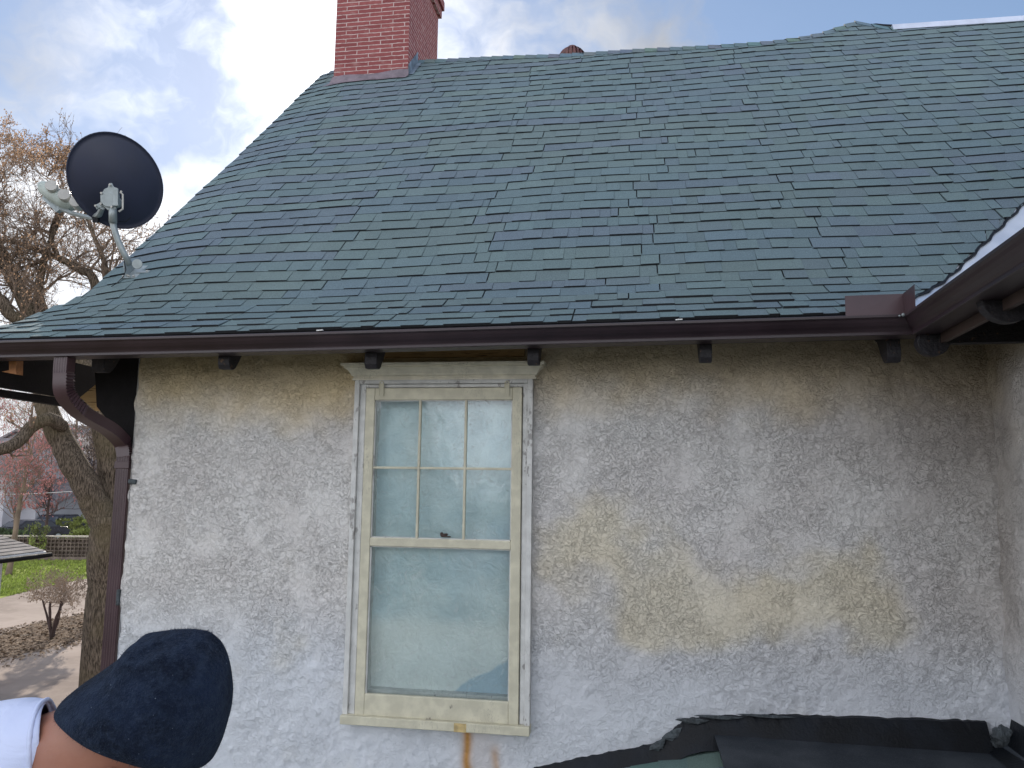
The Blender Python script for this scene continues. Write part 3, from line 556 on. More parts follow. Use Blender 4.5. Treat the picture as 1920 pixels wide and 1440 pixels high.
# wing wall, relief grid on the right, facing left
ny2 = int((4.13-1.2)/.012); nz2 = int((1.0+1.9)/.012); Y3, Z3 = np.meshgrid(np.linspace(WY+.03, 1.2, ny2), np.linspace(-1.9, 1.0, nz2))
h3 = (.0035*field(nz2, ny2, 2., 31)+.005*field(nz2, ny2, 7., 32)+.006*field(nz2, ny2, 24, 33)); V3 = np.stack([XR+h3*1., Y3, Z3], -1).reshape(-1, 3)
i3 = np.arange(ny2*nz2).reshape(nz2, ny2); F3 = np.stack([i3[:-1, :-1], i3[:-1, 1:], i3[1:, 1:], i3[1:, :-1]], -1).reshape(-1, 4)
nf3 = field(nz2, ny2, 10, 34); c3 = np.stack([.25*smooth1(.6, 1.6, nf3), smooth1(.35, .85, Z3+.07*nf3)*.85, np.clip(smooth1(3.75, 4.05, Y3+.05*nf3)*.55*smooth1(-1.1, -.4, Z3)+.18, 0, 1), np.zeros_like(Y3)], -1).reshape(-1, 4)
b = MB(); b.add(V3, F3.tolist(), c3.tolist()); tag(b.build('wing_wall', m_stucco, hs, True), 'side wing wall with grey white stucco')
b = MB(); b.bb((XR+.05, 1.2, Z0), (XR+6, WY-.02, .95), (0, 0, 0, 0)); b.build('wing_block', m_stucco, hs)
# --- crack/scab bits near the left corner
b = MB(); c = wx(250, 903); b.box(c+np.array([0, -.008, 0]), (.05, .02, .028), rotm(0, .1, 0)); b.build('mortar_patch', m_tarsmear, hs, bevel=.006); b = MB(); c = wx(226, 1120); b.box(c+np.array([-.01, -.004, 0]), (.022, .02, .09)); b.build('mortar_patch', m_tarsmear, hs, bevel=.006)
# --- window
wn = MB(); FY = WY-.035; fx = lambda px, py: onY(px, py, FY)
cl, cr_ = fx(668, 720)[0], fx(999, 720)[0]; cl2, cr2 = fx(641, 1345)[0], fx(994, 1365)[0]
ztop, zsill, zsb = fx(830, 712)[2], (fx(652, 1340)[2]+fx(985, 1357)[2])/2, (fx(641, 1356)[2]+fx(993, 1376)[2])/2
sl_, sr_ = fx(690, 740)[0], fx(978, 740)[0]; stz, sbz = fx(830, 727)[2], (fx(662, 1341)[2]+fx(973, 1358)[2])/2
cl = (cl+cl2)/2; cr_ = (cr_+cr2)/2; sl_ = (sl_+fx(662, 1335)[0])/2; sr_ = (sr_+fx(973, 1350)[0])/2
# parts: casing (two stepped boards), crown, storm sash, muntins, panes, film, sill
b = MB()
for (x0, x1) in ((cl, cl+.028), (cr_-.028, cr_)): b.bb((x0, FY-.012, zsb+.045), (x1, WY+.02, ztop+.0))
for (x0, x1) in ((cl+.028, sl_-.004), (sr_+.004, cr_-.028)): b.bb((x0, FY+.006, zsb+.045), (x1, WY+.02, ztop-.0))
b.bb((cl+.028, FY-.010, ztop-.022), (cr_-.028, WY+.02, ztop-.0005)); b.bb((sl_-.004, FY+.007, stz+.003), (sr_+.004, WY+.02, ztop-.0225))
win = b.build('window', m_white, hs, bevel=.003); tag(win, 'storm window with six small panes over one large pane')
b = MB(); cx0, cx1 = fx(668, 712)[0], fx(1003, 712)[0]; tx0, tx1 = fx(651, 683)[0]-.0, fx(1008, 680)[0]
zt_ = (fx(651, 683)[2]+fx(1008, 681)[2])/2; hh = zt_-ztop
profc = [(0, .004), (.018, .0), (.018, .010), (.012, .013), (.014, .022), (.024, .026), (.027, hh*.40), (.040, hh*.60), (.062, hh*.74), (.058, hh*.77), (.060, hh*.83), (.074, hh*.85), (.076, hh)]
for i in range(len(profc)-1):
    (o0, z0), (o1, z1) = profc[i], profc[i+1]
    e0, e1_ = o0*.9, o1*.9
    A0 = [(cl-e0, FY-o0+.01, ztop+z0), (cr_+e0, FY-o0+.01, ztop+z0), (cr_+e1_, FY-o1+.01, ztop+z1), (cl-e1_, FY-o1+.01, ztop+z1), (cl-e0, WY+.02, ztop+z0), (cr_+e0, WY+.02, ztop+z0), (cr_+e1_, WY+.02, ztop+z1), (cl-e1_, WY+.02, ztop+z1)]
    b.add(A0, [(0, 1, 2, 3), (4, 0, 3, 7), (1, 5, 6, 2)])
e1_ = .076*.9; b.add([(cl-e1_, FY-.066, zt_), (cr_+e1_, FY-.066, zt_), (cr_+e1_, WY+.02, zt_+.004), (cl-e1_, WY+.02, zt_+.004)], [(0, 1, 2, 3)]); b.add([(cl, FY+.006, ztop+.004), (cr_, FY+.006, ztop+.004), (cr_, WY+.02, ztop+.004), (cl, WY+.02, ztop+.004)], [(3, 2, 1, 0)])
b.build('crown_moulding', m_crown, win)
SF = FY-.006; swd = .052; rw = .052
gl_, gr_ = sl_+swd, sr_-swd; gt = fx(830, 750)[2]; rt_, rb_ = fx(826, 1011)[2], fx(826, 1027)[2]; gb = (fx(690, 1303)[2]+fx(948, 1313)[2])/2
b = MB()
b.bb((sl_, SF, sbz), (gl_, SF+.034, stz)); b.bb((gr_, SF, sbz), (sr_, SF+.034, stz)); b.bb((gl_, SF+.0006, gt), (gr_, SF+.034, stz-.0005)); b.bb((gl_, SF+.0006, rb_), (gr_, SF+.034, rt_)); b.bb((gl_, SF+.0006, sbz+.0005), (gr_, SF+.034, gb))
sash = b.build('storm_sash', m_cream, win, bevel=.004)
b = MB(); xm1, xm2 = gl_+(gr_-gl_)*.335, gl_+(gr_-gl_)*.668; zm = fx(826, 878)[2]
for xm in (xm1, xm2): b.bb((xm-.0065, SF+.006, rt_), (xm+.0065, SF+.028, gt))
for (x0, x1) in ((gl_, xm1-.0065), (xm1+.0065, xm2-.0065), (xm2+.0065, gr_)): b.bb((x0, SF+.007, zm-.0065), (x1, SF+.027, zm+.0065))
b.build('muntin', m_cream, win, bevel=.002)
b = MB(); 
for (x0, x1, z0, z1) in ((gl_, gl_+.006, rt_, gt), (gr_-.006, gr_, rt_, gt), (gl_, gr_, gt-.006, gt), (gl_, gr_, rt_, rt_+.005), (gl_, gl_+.008, gb, rb_), (gr_-.006, gr_, gb, rb_), (gl_, gr_, rb_-.006, rb_)): b.bb((x0, SF+.012, z0), (x1, SF+.0175, z1))
b.build('putty', m_white, win)
gx = [gl_, xm1, xm2, gr_]
for i in range(3):
    for (z0, z1) in ((zm, gt), (rt_, zm)):
        b = MB(); b.bb((gx[i], SF+.018, z0), (gx[i+1], SF+.021, z1)); b.build('pane', m_glass, win)
b = MB(); b.bb((gl_, SF+.018, gb), (gr_, SF+.021, rb_)); b.build('pane', m_glass, win)
# the old window behind, with plastic film, jambs and bottom rail
b = MB(); iy = WY+.075; b.bb((WINL-.1, WY+.02, zsb), (gl_-.002, WY+.14, ztop)); b.bb((gr_+.002, WY+.02, zsb), (WINR+.1, WY+.14, ztop)); b.bb((WINL, WY+.02, gt+.01), (WINR, WY+.14, ztop+.02)); b.bb((WINL, WY+.012, zsb), (WINR, WY+.14, gb+.012))
b.bb((gl_, WY+.05, rb_-.01), (gr_, WY+.09, rt_+.0)); b.build('jamb', m_white, win)
nxf, nzf = 60, 110; Xf, Zf = np.meshgrid(np.linspace(gl_-.01, gr_+.01, nxf), np.linspace(gb-.03, gt+.03, nzf)); fy = WY+.05+.022*field(nzf, nxf, 14, 51)*.4+.004*field(nzf, nxf, 4, 52)
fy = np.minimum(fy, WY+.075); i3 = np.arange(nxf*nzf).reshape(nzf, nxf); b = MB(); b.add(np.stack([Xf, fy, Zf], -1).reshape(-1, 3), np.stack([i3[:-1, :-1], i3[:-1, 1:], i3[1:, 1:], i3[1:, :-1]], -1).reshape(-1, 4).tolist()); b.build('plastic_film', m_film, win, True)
b = MB(); b.bb((cl-.004, FY-.034, zsb), (cr_+.002, WY+.02, zsb+.045)); sill = b.build('sill', m_cream, win, bevel=.004)
b = MB(); c = fx(866, 1366); b.bb((c[0]-.035, FY-.0355, zsb+.001), (c[0]+.03, FY-.0338, zsb+.044)); b.build('rust_stain', plain('rusty_paint', (.50, .38, .18), .8, .3, 30.), win)
for px in (716, 951):
    c = onY(px, 724, SF); b = MB(); 
    for s in (-1, 1): b.tube([c+np.array([s*.012, -.004, -.055]), c+np.array([s*.012, -.006, .012]), c+np.array([s*.006, -.006, .024])], .003, 6)
    b.tube([c+np.array([-.012, -.006, .02]), c+np.array([0, -.008, .028]), c+np.array([.012, -.006, .02])], .003, 6); b.box(c+np.array([0, -.003, -.02]), (.02, .004, .07)); b.build('hanger', m_cream, win)
c = onY(832, 1006, SF+.006); b = MB(); b.ball(c+np.array([0, 0, .006]), (.02, .008, .01)); b.ball(c+np.array([-.012, 0, .014]), (.009, .007, .009)); b.ball(c+np.array([.012, 0, .012]), (.012, .007, .006)); b.box(c+np.array([.012, 0, 0]), (.05, .01, .006)); b.build('latch', m_rustm, win, True)
# wooden header strip above the crown
b = MB(); a_, d_ = wx(722, 672), wx(984, 655); b.bb((a_[0], WY-.022, a_[2]-.0), (d_[0], WY+.01, .86)); b.build('header_board', m_rawwood, hs, bevel=.003)
# --- roof surface
E_ = .14; TS = np.linspace(0, 8, 1601); ang = np.radians(28+17*smooth1(.36, .70, TS)); dy = np.concatenate([[0], np.cumsum(np.cos(ang[:-1])*.005)]); dz = np.concatenate([[0], np.cumsum(np.sin(ang[:-1])*.005)])
ZE = lambda x: .742+(x+1.)*.0113
def rp(x, s, h=0., dr=0.):
    y = np.interp(s, TS, dy); z = np.interp(s, TS, dz); a = np.interp(s, TS, ang)
    sag = (.006*sin(x*1.7+s*1.1)+.004*sin(x*4.1-s*2.3+1))*min(1, s)
    return np.array([x, GY+.03+y-h*sin(a), ZE(x)+z+sag-dr+h*cos(a)])
def solve_s(px, py):                      # point of the roof surface seen at a pixel
    d = ray(px, py); best = None
    for s in np.linspace(0, 7.9, 400):
        y = GY+.03+np.interp(s, TS, dy); q = d*y/d[1]; f = q[2]-rp(q[0], s)[2]
        if best is not None and best*f < 0: return q[0], s
        best = f
    return q[0], 7.9
rake_px = [(-200, 636), (-30, 621), (0, 616), (77, 590), (140, 569), (170, 546), (197, 519), (233, 493), (247, 476), (287, 442), (353, 379), (430, 309), (500, 242), (555, 187), (617, 128), (640, 108)]
DROP, DW = .07, .62
def rake_x(s):
    lo, hi = -5., -2.
    for _ in range(40):
        m = (lo+hi)/2; q = rp(m, s, 0, DROP*min(1, max(0, (s-.1)/.8))); u, v = proj(q); vv = np.interp(u, [p[0] for p in rake_px], [p[1] for p in rake_px])
        if v > vv: hi = m      # below the edge line: inside the roof
        else: lo = m
    return (lo+hi)/2
rk = [(s, rake_x(s)) for s in np.linspace(0, 6.5, 66)]; RS = [a for a, _ in rk]; RX = [b_ for _, b_ in rk]
RX[0] = min(RX[0], RX[1]-.02); print('rake', [round(v, 2) for v in RX[:8]])
def xmin(s): return float(np.interp(s, RS, RX))
def rps(x, s, h=0.):
    d = max(x-xmin(s), 0); dr = DROP*min(1, max(0, (s-.1)/.8))*max(0, 1-d/DW)**1.6; return rp(x, s, h, dr)
ridge_px = [(617, 128), (795, 115), (1000, 106), (1233, 93), (1440, 80), (1500, 73), (1540, 64), (1585, 48), (1602, 42), (1640, 49), (1672, 55), (1800, 46), (1920, 38)]
rs = [solve_s(*p) for p in ridge_px]; print('ridge', [(round(a, 2), round(s, 2)) for a, s in rs][::3])
RDX = [a for a, _ in rs]; RDS = [s for _, s in rs]
def smax(x): return float(np.interp(x, RDX, RDS))
v1 = solve_s(1738, 548); v2 = solve_s(1905, 397); kv = (v2[0]-v1[0])/(v2[1]-v1[1]); print('valley', v1, v2)
def xmax(s): return min(v1[0]+(s-v1[1])*kv, 5.2) if s > 0 else v1[0]-v1[1]*kv
vx = lambda s: v1[0]+(s-v1[1])*kv
pals = [(.118, .176, .196), (.122, .178, .198), (.116, .168, .202), (.128, .184, .194), (.120, .160, .202), (.126, .176, .184)]
SR = [0.]; Yp = lambda s: proj(rp(.25, s))[1]
while SR[-1] < max(RDS):                   # course exposures measured at mid roof
    y0_ = Yp(SR[-1]); tg = float(np.interp(y0_, [80, 150, 275, 300, 350, 400, 450, 490, 520, 532, 560, 620], [8.2, 10, 12.8, 13.8, 14.8, 16.2, 18.2, 19.6, 19.6, 15, 13.5, 12]))
    e_ = .06
    while y0_-Yp(SR[-1]+e_) < tg and e_ < .175: e_ += .002
    SR.append(SR[-1]+e_)
print('courses', len(SR), [round(b_-a_, 3) for a_, b_ in zip(SR, SR[1:])][::3])
b = MB()
for j in range(len(SR)-1):
    s0 = SR[j]; EX = SR[j+1]-s0; x_lo, x_hi = xmin(s0), min(vx(s0+EX), 5.)
    x = x_lo-random.uniform(0, .5); k = 0; wobp = random.uniform(0, 6)
    while x < x_hi:
        shl = random.choice((.95, .97, 1.0)); off = random.gauss(0, .0022); lift = random.choice((0, 0, 0, .001, .003)); tilt = random.gauss(0, .0012); xs = x; pal0 = random.choice(pals)
        while xs < x+shl-.01:
            raised = (k % 2 == 0); wt = random.choice((.09, .12, .16, .2, .24)) if raised else random.choice((.07, .1, .14, .19)); xe = min(xs+wt, x+shl-.004); k += 1
            if x+shl-.004-xe < .04: xe = x+shl-.004
            a, c_ = max(xs, x_lo), min(xe, x_hi)
            if c_ > a+.008:
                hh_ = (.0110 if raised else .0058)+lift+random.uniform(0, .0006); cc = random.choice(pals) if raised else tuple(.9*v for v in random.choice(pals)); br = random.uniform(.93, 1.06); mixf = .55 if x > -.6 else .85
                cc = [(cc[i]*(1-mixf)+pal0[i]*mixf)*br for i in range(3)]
                nseg = max(1, int((c_-a)/.11)); 
                sb = lambda xx: s0+off+tilt*(xx-x)/shl*4+.002*sin(xx*2.3+wobp)+.0012*sin(xx*7+j)
                V = []; g = .0012 if xs > x+.001 else .003
                for i in range(nseg+1):
                    xx = a+g+(c_-a-g)*i/nseg; sm = smax(xx)
                    s_b = min(sb(xx), sm); s_t = min(s0+EX+.03, sm)
                    xb_ = min(xx, vx(s_b)+.01); V += [rps(xb_, s_b, hh_), rps(xx, s_t, .0012+.0*hh_), rps(xb_, s_b+.001, -.003)]
                F = []
                for i in range(nseg): q = 3*i; F += [(q, q+3, q+4, q+1), (q+2, q+5, q+3, q)]
                n3 = 3*nseg; F += [(0, 1, 2), (n3, n3+2, n3+1)]
                if min(sb(a), smax(a)) < smax(a)-.002 or min(sb(c_), smax(c_)) < smax(c_)-.002:
                    C = []
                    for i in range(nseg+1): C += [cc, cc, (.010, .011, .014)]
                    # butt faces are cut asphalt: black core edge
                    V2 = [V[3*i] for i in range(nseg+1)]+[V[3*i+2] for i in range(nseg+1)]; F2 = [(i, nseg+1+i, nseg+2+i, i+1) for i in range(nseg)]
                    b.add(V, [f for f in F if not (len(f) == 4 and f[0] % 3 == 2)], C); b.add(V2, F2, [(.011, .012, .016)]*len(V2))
            xs = xe
        x += shl
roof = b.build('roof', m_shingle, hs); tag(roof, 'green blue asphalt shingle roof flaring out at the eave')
# deck under the shingles, back slope
b = MB(); NS, NX = 46, 30
def deck(h, flip):
    V = []
    for i in range(NS+1):
        for k in range(NX+1):
            s_f = i/NS; 
            s = s_f*5.2; x0, x1 = xmin(s)+.004, (vx(s) if vx(s) < 5 else 5.); xx = x0+(x1-x0)*k/NX; s2 = min(s_f*6.6, smax(xx)-.006); x0, x1 = xmin(s2)+.004, min(vx(s2), 5.); xx = x0+(x1-x0)*k/NX
            V.append(rps(xx, s2+.004, h))
    F = [(i*(NX+1)+k, i*(NX+1)+k+1, (i+1)*(NX+1)+k+1, (i+1)*(NX+1)+k) for i in range(NS) for k in range(NX)]
    return V, F
V, F = deck(-.004, 0); b.add(V, F); V2, F2 = deck(-.05, 1); b.add(V2, [f[::-1] for f in F2])
n0 = NX+1; tot = (NS+1)*n0; ring = [k for k in range(n0)]+[i*n0+NX for i in range(1, NS+1)]+[NS*n0+k for k in range(NX-1, -1, -1)]+[i*n0 for i in range(NS-1, 0, -1)]
b.F += [(ring[i], ring[(i+1) % len(ring)], tot+ring[(i+1) % len(ring)], tot+ring[i]) for i in range(len(ring))]
b.build('roof_deck', m_darkwood, roof)
b = MB(); xs_ = np.linspace(xmin(5), 5., 24); V = []
for xx in xs_: p = rps(xx, smax(xx)-.01, 0); V += [p, p+np.array([0, 3.9, -3.6]), p-np.array([0, 0, .05]), p+np.array([0, 3.9, -3.65])]
b.add(V, [(4*i, 4*i+1, 4*i+5, 4*i+4) for i in range(23)]+[(4*i+2, 4*i+6, 4*i+7, 4*i+3) for i in range(23)]+[(0, 2, 3, 1)], (.05, .08, .09)); b.build('back_slope', m_shingle, roof)
# ridge caps
b = MB(); x = RDX[0]+.02
def cap(xa, xb, hh_=.016):
    pa, pb = rps(xa, smax(xa)), rps(xb, smax(xb)); cc = [v*random.uniform(.85, 1.1) for v in random.choice(pals)]
    d1 = np.array([0, -.707, -.707])*.115; d2 = np.array([0, .707, -.66])*.115; V = []
    for p, e in ((pa, hh_), (pb+np.array([.03, 0, 0]), .006)): n_ = np.array([0, -.0, e]); nn = np.array([0, -e*.7, e*.7]); V += [p+d1+nn, p+n_*1.3, p+d2+np.array([0, e*.7, e*.7]), p+d1-nn*.2]
    b.add(V, [(0, 1, 5, 4), (1, 2, 6, 5), (0, 4, 7, 3)], cc); b.add([V[0], V[1], pa, V[3]], [(0, 1, 2, 3)], (.012, .013, .016))
xe_ = solve_s(1672, 55)[0]
while x < xe_: cap(x, min(x+.125, xe_)); x += .125
b.build('ridge_cap', m_shingle, roof)
b = MB(); xa, xb = xe_, 5.0; V = []
for xx in np.linspace(xa, xb, 14): p = rps(xx, smax(xx)); V += [p+np.array([0, -.05, -.035]), p+np.array([0, -.02, .035]), p+np.array([0, .06, .03]), p+np.array([0, .08, -.04])]
b.add(V, [(4*i+k, 4*i+4+k, 4*i+5+k, 4*i+1+k) for i in range(13) for k in range(3)]+[(0, 1, 2, 3)]); b.build('ridge_flashing', m_alu, roof)
# turbine vent behind the ridge
c = at(1073, 100, 1.); c = c*(8.15/c[1]); c[2] -= .09; b = MB(); b.ball(c, (.14, .14, .135), 16, 8); rv = .165
for k in range(22):
    a0_ = 2*pi*k/22; V = []
    for j in range(9):
        th = radians(12+j*17); rr_ = rv*sin(th); z = rv*.95*cos(th); V += [c+np.array([rr_*cos(a0_), rr_*sin(a0_), z]), c+np.array([rr_*.93*cos(a0_+.2), rr_*.93*sin(a0_+.2), z])]
    b.add(V, [(2*j, 2*j+1, 2*j+3, 2*j+2) for j in range(8)])
b.tube([c+np.array([0, 0, rv*.9]), c+np.array([0, 0, rv*1.0])], .05, 12); b.tube([c-np.array([0, 0, .6]), c-np.array([0, 0, .12])], .12, 16); vent = b.build('turbine_vent', plain('rusty_red_metal', (.12, .045, .04), .5, .3, 20.), roof)
# valley metal and wing roof
vb = rps(vx(.03)-.0, .03); vt = rps(vx(5.2), 5.2) if vx(5.2) < 5 else rps(5., (5-v1[0])/kv+v1[1])
gdir = -ray(1272, 885); gdir = gdir/np.linalg.norm(gdir); gdir[2] = 0; gdir /= np.linalg.norm(gdir)     # wing eave runs towards the camera
n_w = np.cross(gdir, vt-vb); n_w /= np.linalg.norm(n_w); n_w = n_w if n_w[2] > 0 else -n_w
gside0 = np.array([-gdir[1], gdir[0], 0]); gside0 = gside0 if gside0[0] > 0 else -gside0
def wingp(s, t, h=0.):
    p = rps(min(vx(s), 9.), s); q = rps(vx(s+.05), s+.05)-p; nn = np.cross(gdir, q); nn /= np.linalg.norm(nn); nn = nn if nn[2] > 0 else -nn
    return p+gside0*(.11+.05*exp(-s/.25))+gdir*t+nn*h-np.array([0, 0, .012+.02*exp(-s/.3)])
b = MB(); NV = 60; V = []
for i in range(NV+1):
    s_ = .0+3.6*i/NV; p_ = rps(vx(s_), s_); V += [p_+np.array([-.05, 0, -.006]), p_+np.array([.004, 0, -.003]), wingp(s_, 0, 0), wingp(s_, .12, .002)]
b.add(V, [(4*i+k, 4*i+k+1, 4*i+5+k, 4*i+4+k) for i in range(NV) for k in range(3)]); b.build('valley_flashing', plain('pale_valley_metal', (.86, .88, .92), .42, .04, 4., .1, .002, .5, .9), roof)
b = MB()
for j in range(26):
    s_ = j*.14; y = .08+random.uniform(-.01, .01); T_ = 3.0+dy[int(s_/.005)]
    while y < T_:
        y2 = y+random.uniform(.09, .24); h_ = random.choice((.011, .006)); cc = [v*random.uniform(.93, 1.06) for v in random.choice(pals)]
        b.add([wingp(s_, y, h_), wingp(s_, y2-.002, h_), wingp(s_+.165, y2-.002, .001), wingp(s_+.165, y, .001)], [(0, 1, 2, 3)], cc); b.add([wingp(s_, y, h_), wingp(s_, y2-.002, h_), wingp(s_, y, -.003), wingp(s_, y2-.002, -.003)], [(2, 3, 1, 0)], (.012, .012, .015)); y = y2
b.build('wing_roof', m_shingle, roof)
b = MB(); V = []
for i in range(31):
    s_ = 3.6*i/30; T_ = 3.0+dy[int(s_/.005)]; V += [wingp(s_, 0, -.02), wingp(s_, T_, -.02), wingp(s_, T_, -.06), wingp(s_, 0, -.06)]
b.add(V, [(4*i+k, 4*i+(k+1) % 4, 4*i+4+(k+1) % 4, 4*i+4+k) for i in range(30) for k in range(4)]+[(0, 3, 2, 1), (120, 121, 122, 123)]); b.build('wing_deck', m_darkwood, roof)
# edge of main shingles over the valley is a dark ragged line
b = MB(); Pv = [rps(vx(s)+.004+.008*sin(s*41), s, .004) for s in np.linspace(.0, 4.6, 120)]; b.tube(Pv, .0085, 5); b.build('valley_edge', m_tar, roof)
# --- gutters
def gprof(h=.095, sc=1.): return [(-.002, -.004), (-.006, .0), (-.012, -.003), (-.012, -.014), (-.006, -.018), (-.002, -.022), (.004, -.034), (.014, -.048), (.026, -.060), (.034, -.072), (.034, -.076), (.031, -.077), (.031, -.087), (.034, -.089), (.14, -.089), (.14, .0), (.137, .0), (.137, -.086), (.037, -.086), (.030, -.060), (.002, -.020)]
p0 = onY(-150, 646, GY); gT = lambda x: .7005+(x+3.39)*.0113
gc = onY(1700, 590, GY); XG = gc[0]
b = MB(); pf = gprof(); n = len(pf); V = []; xsg = list(np.linspace(-4.3, XG, 30))
for i, xx in enumerate(xsg):
    for (a, c_) in pf:
        mit = a if i == len(xsg)-1 else 0.
        V.append((xx+mit, GY+a+.003*sin(xx*2.1), gT(xx)+c_+.002*sin(xx*1.3)))
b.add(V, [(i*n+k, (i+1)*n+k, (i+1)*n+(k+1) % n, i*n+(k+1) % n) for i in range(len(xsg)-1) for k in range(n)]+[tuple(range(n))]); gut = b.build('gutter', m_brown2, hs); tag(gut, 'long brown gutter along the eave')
# wing gutter
b = MB(); gside = np.array([-gdir[1], gdir[0], 0]); gside = gside if gside[0] > 0 else -gside; V = []; st0 = np.array([XG, GY, gT(XG)]); NN = 14
for i in range(NN+1):
    t_ = 3.0*i/NN
    for (a, c_) in pf:
        base_ = st0+gdir*t_; p = base_+gside*a+np.array([0, 0, c_])
        if i == 0: p = st0+np.array([a, a, c_])
        V.append(p)
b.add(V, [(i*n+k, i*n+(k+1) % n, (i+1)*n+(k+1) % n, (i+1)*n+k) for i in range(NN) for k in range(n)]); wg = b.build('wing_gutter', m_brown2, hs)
print('wing gutter lip end', [proj(st0+gdir*t_+np.array([0, 0, 0])) for t_ in (.5, 1., 1.3)], [proj(st0+gdir*t_+np.array([0, 0, -.095])+gside*.03) for t_ in (.5, 1., 1.3)])
# splash guard
b = MB(); xg0 = onY(1584, 580, GY)[0]; zt0 = .098
a_ = np.array([xg0, GY-.008, gT(xg0)-.003]); c_ = np.array([XG-.01, GY-.008, gT(XG)-.003]); d_ = c_+gdir*.16
e3 = np.array([0, -.0015, 0]); upz = np.array([0, 0, zt0])
b.prism([a_, c_, c_+upz+np.array([0, .01, 0]), a_+upz+np.array([.004, .015, 0])], e3); b.prism([c_, d_, d_+upz*1.0, c_+upz+np.array([0, .01, 0])], gside*-.0015); b.build('splash_guard', m_brown, gut)
b = MB(); b.ball(np.array([XG-.02, GY-.016, gT(XG)-.006]), .008); b.ball(np.array([XG-.035, GY-.015, gT(XG)-.01]), .005); b.build('rivet', m_grey, gut)
# white-ish clips on the lip where paint scraped
b = MB()
for px, py in ((600, 612), (1273, 598)):
    b = MB(); c = onY(px, py, GY-.012); b.box((c[0], GY-.010, gT(c[0])+.004), (random.uniform(.015, .04), .012, .005), rotm(0, random.uniform(-.15, .15), 0)); b.build('drip_edge_scrap', m_trim, gut)
# fascia behind the gutter + dark soffit
b = MB(); b.prism([(-3.5, GY+.145, gT(-3.5)-.085), (XG+.2, GY+.145, gT(XG+.2)-.085), (XG+.2, GY+.145, gT(XG+.2)+.02), (-3.5, GY+.145, gT(-3.5)+.02)], (0, .02, 0)); b.build('fascia', m_darkwood, hs)
b = MB(); b.add([(-3.45, GY+.166, .70), (XR, GY+.166, .745), (XR, WY+.1, .93), (-3.45, WY+.1, .90)], [(3, 2, 1, 0)]); b.build('soffit', m_darkwood, hs)
# wing fascia / soffit
f0 = st0+gside*.15+np.array([0, 0, -.0]); b = MB(); q0 = f0+np.array([0, .12, 0]); b.prism([q0+np.array([0, 0, .06]), q0+gdir*3+np.array([0, 0, .06]), q0+gdir*3-np.array([0, 0, .13]), q0-np.array([0, 0, .13])], gside*.02); tag(b.build('wing_fascia', plain('brown_fascia', (.06, .038, .032), .6, .2), hs))
b = MB(); b.add([q0+gside*.02+np.array([0, 0, -.03]), q0+gside*.02+gdir*3+np.array([0, 0, -.03]), q0+gside*.75+gdir*3+np.array([0, 0, .2]), q0+gside*.75+np.array([0, 0, .2])], [(0, 1, 2, 3)]); b.build('wing_soffit', m_darkwood, hs)
# rafter tails
def tail(px, yb, wpx=24, lean=0., y0=3.735, left=None, wdt=None):
    c = onY(px, yb, y0); w_ = wdt or wpx/FPX*y0/1.02; zb_ = c[2]; x0 = c[0]-w_/2
    prf = [(y0+.015, zb_), (y0+.002, zb_+.022), (y0, zb_+.055), (y0+.006, zb_+.085), (y0+.012, zb_+.13), (WY+.05, zb_+.27), (WY+.05, zb_+.24), (y0+.15, zb_+.115), (y0+.105, zb_+.05), (y0+.075, zb_+.014), (y0+.055, zb_+.0)]
    b = MB(); b.prism([(x0, y, z) for y, z in prf], (w_, 0, 0)); return b.build('rafter_tail', m_tail, hs, bevel=.004)
tail(182, 697, 30, y0=3.86); tail(418, 691, 26); tail(694, 690, 26); tail(999, 683, 23); tail(1324, 678, 23); tail(1678, 678, 24)
def wtail(px, py, rpx, Y):
    c = onY(px, py, Y); r_ = rpx/FPX*Y; b = MB(); pr_ = []
    for k in range(12): a = pi+pi*k/11*.95; pr_.append((c[0]+r_*cos(a)*1.05, c[2]+r_*sin(a)))
    pr_ += [(XR+.02, c[2]-r_*.1), (XR+.02, c[2]+.2), (c[0]+r_, c[2]+.12), (c[0]-r_*.9, c[2]+.03)]
    b.prism([(x, Y, z) for x, z in pr_], (0, .05, 0)); return b.build('rafter_tail', m_tail, hs, bevel=.004)
wtail(1751, 640, 26, 3.62); wtail(1893, 558, 44, 2.95)
# --- left end: bracket, side eave boards, scrap wood
def polyY(name, pts, Y, th, m, par_=hs): b = MB(); b.prism([onY(px, py, Y) for px, py in pts], (0, th, 0)); return b.build(name, m, par_)
polyY('eave_bracket', [(168, 655), (262, 655), (258, 700), (251, 800), (248, 870), (236, 845), (212, 800), (181, 762), (178, 700)], 4.14, .12, m_darkwood)
b = MB(); q = [onX(px, py, -3.62) for px, py in ((-40, 640), (170, 690), (170, 754), (-40, 721))]; b.prism(q, (.05, 0, 0)); b.build('side_eave_board', m_darkwood, hs)
b = MB(); q = [onX(px, py, -3.66) for px, py in ((-40, 726), (150, 753), (150, 768), (-40, 739))]; b.prism(q, (.05, 0, 0)); b.build('side_eave_trim', m_darkwood, hs)
polyY('wood_scrap', [(16, 655), (31, 655), (30, 702), (20, 700), (3, 697), (17, 694)], 3.80, .05, m_orange)
polyY('brace', [(186, 715), (178, 770), (150, 745), (178, 722)], 4.3, .06, m_rawwood)
polyY('wood_scrap', [(148, 664), (182, 664), (178, 671), (148, 671)], 3.78, .03, m_trim)
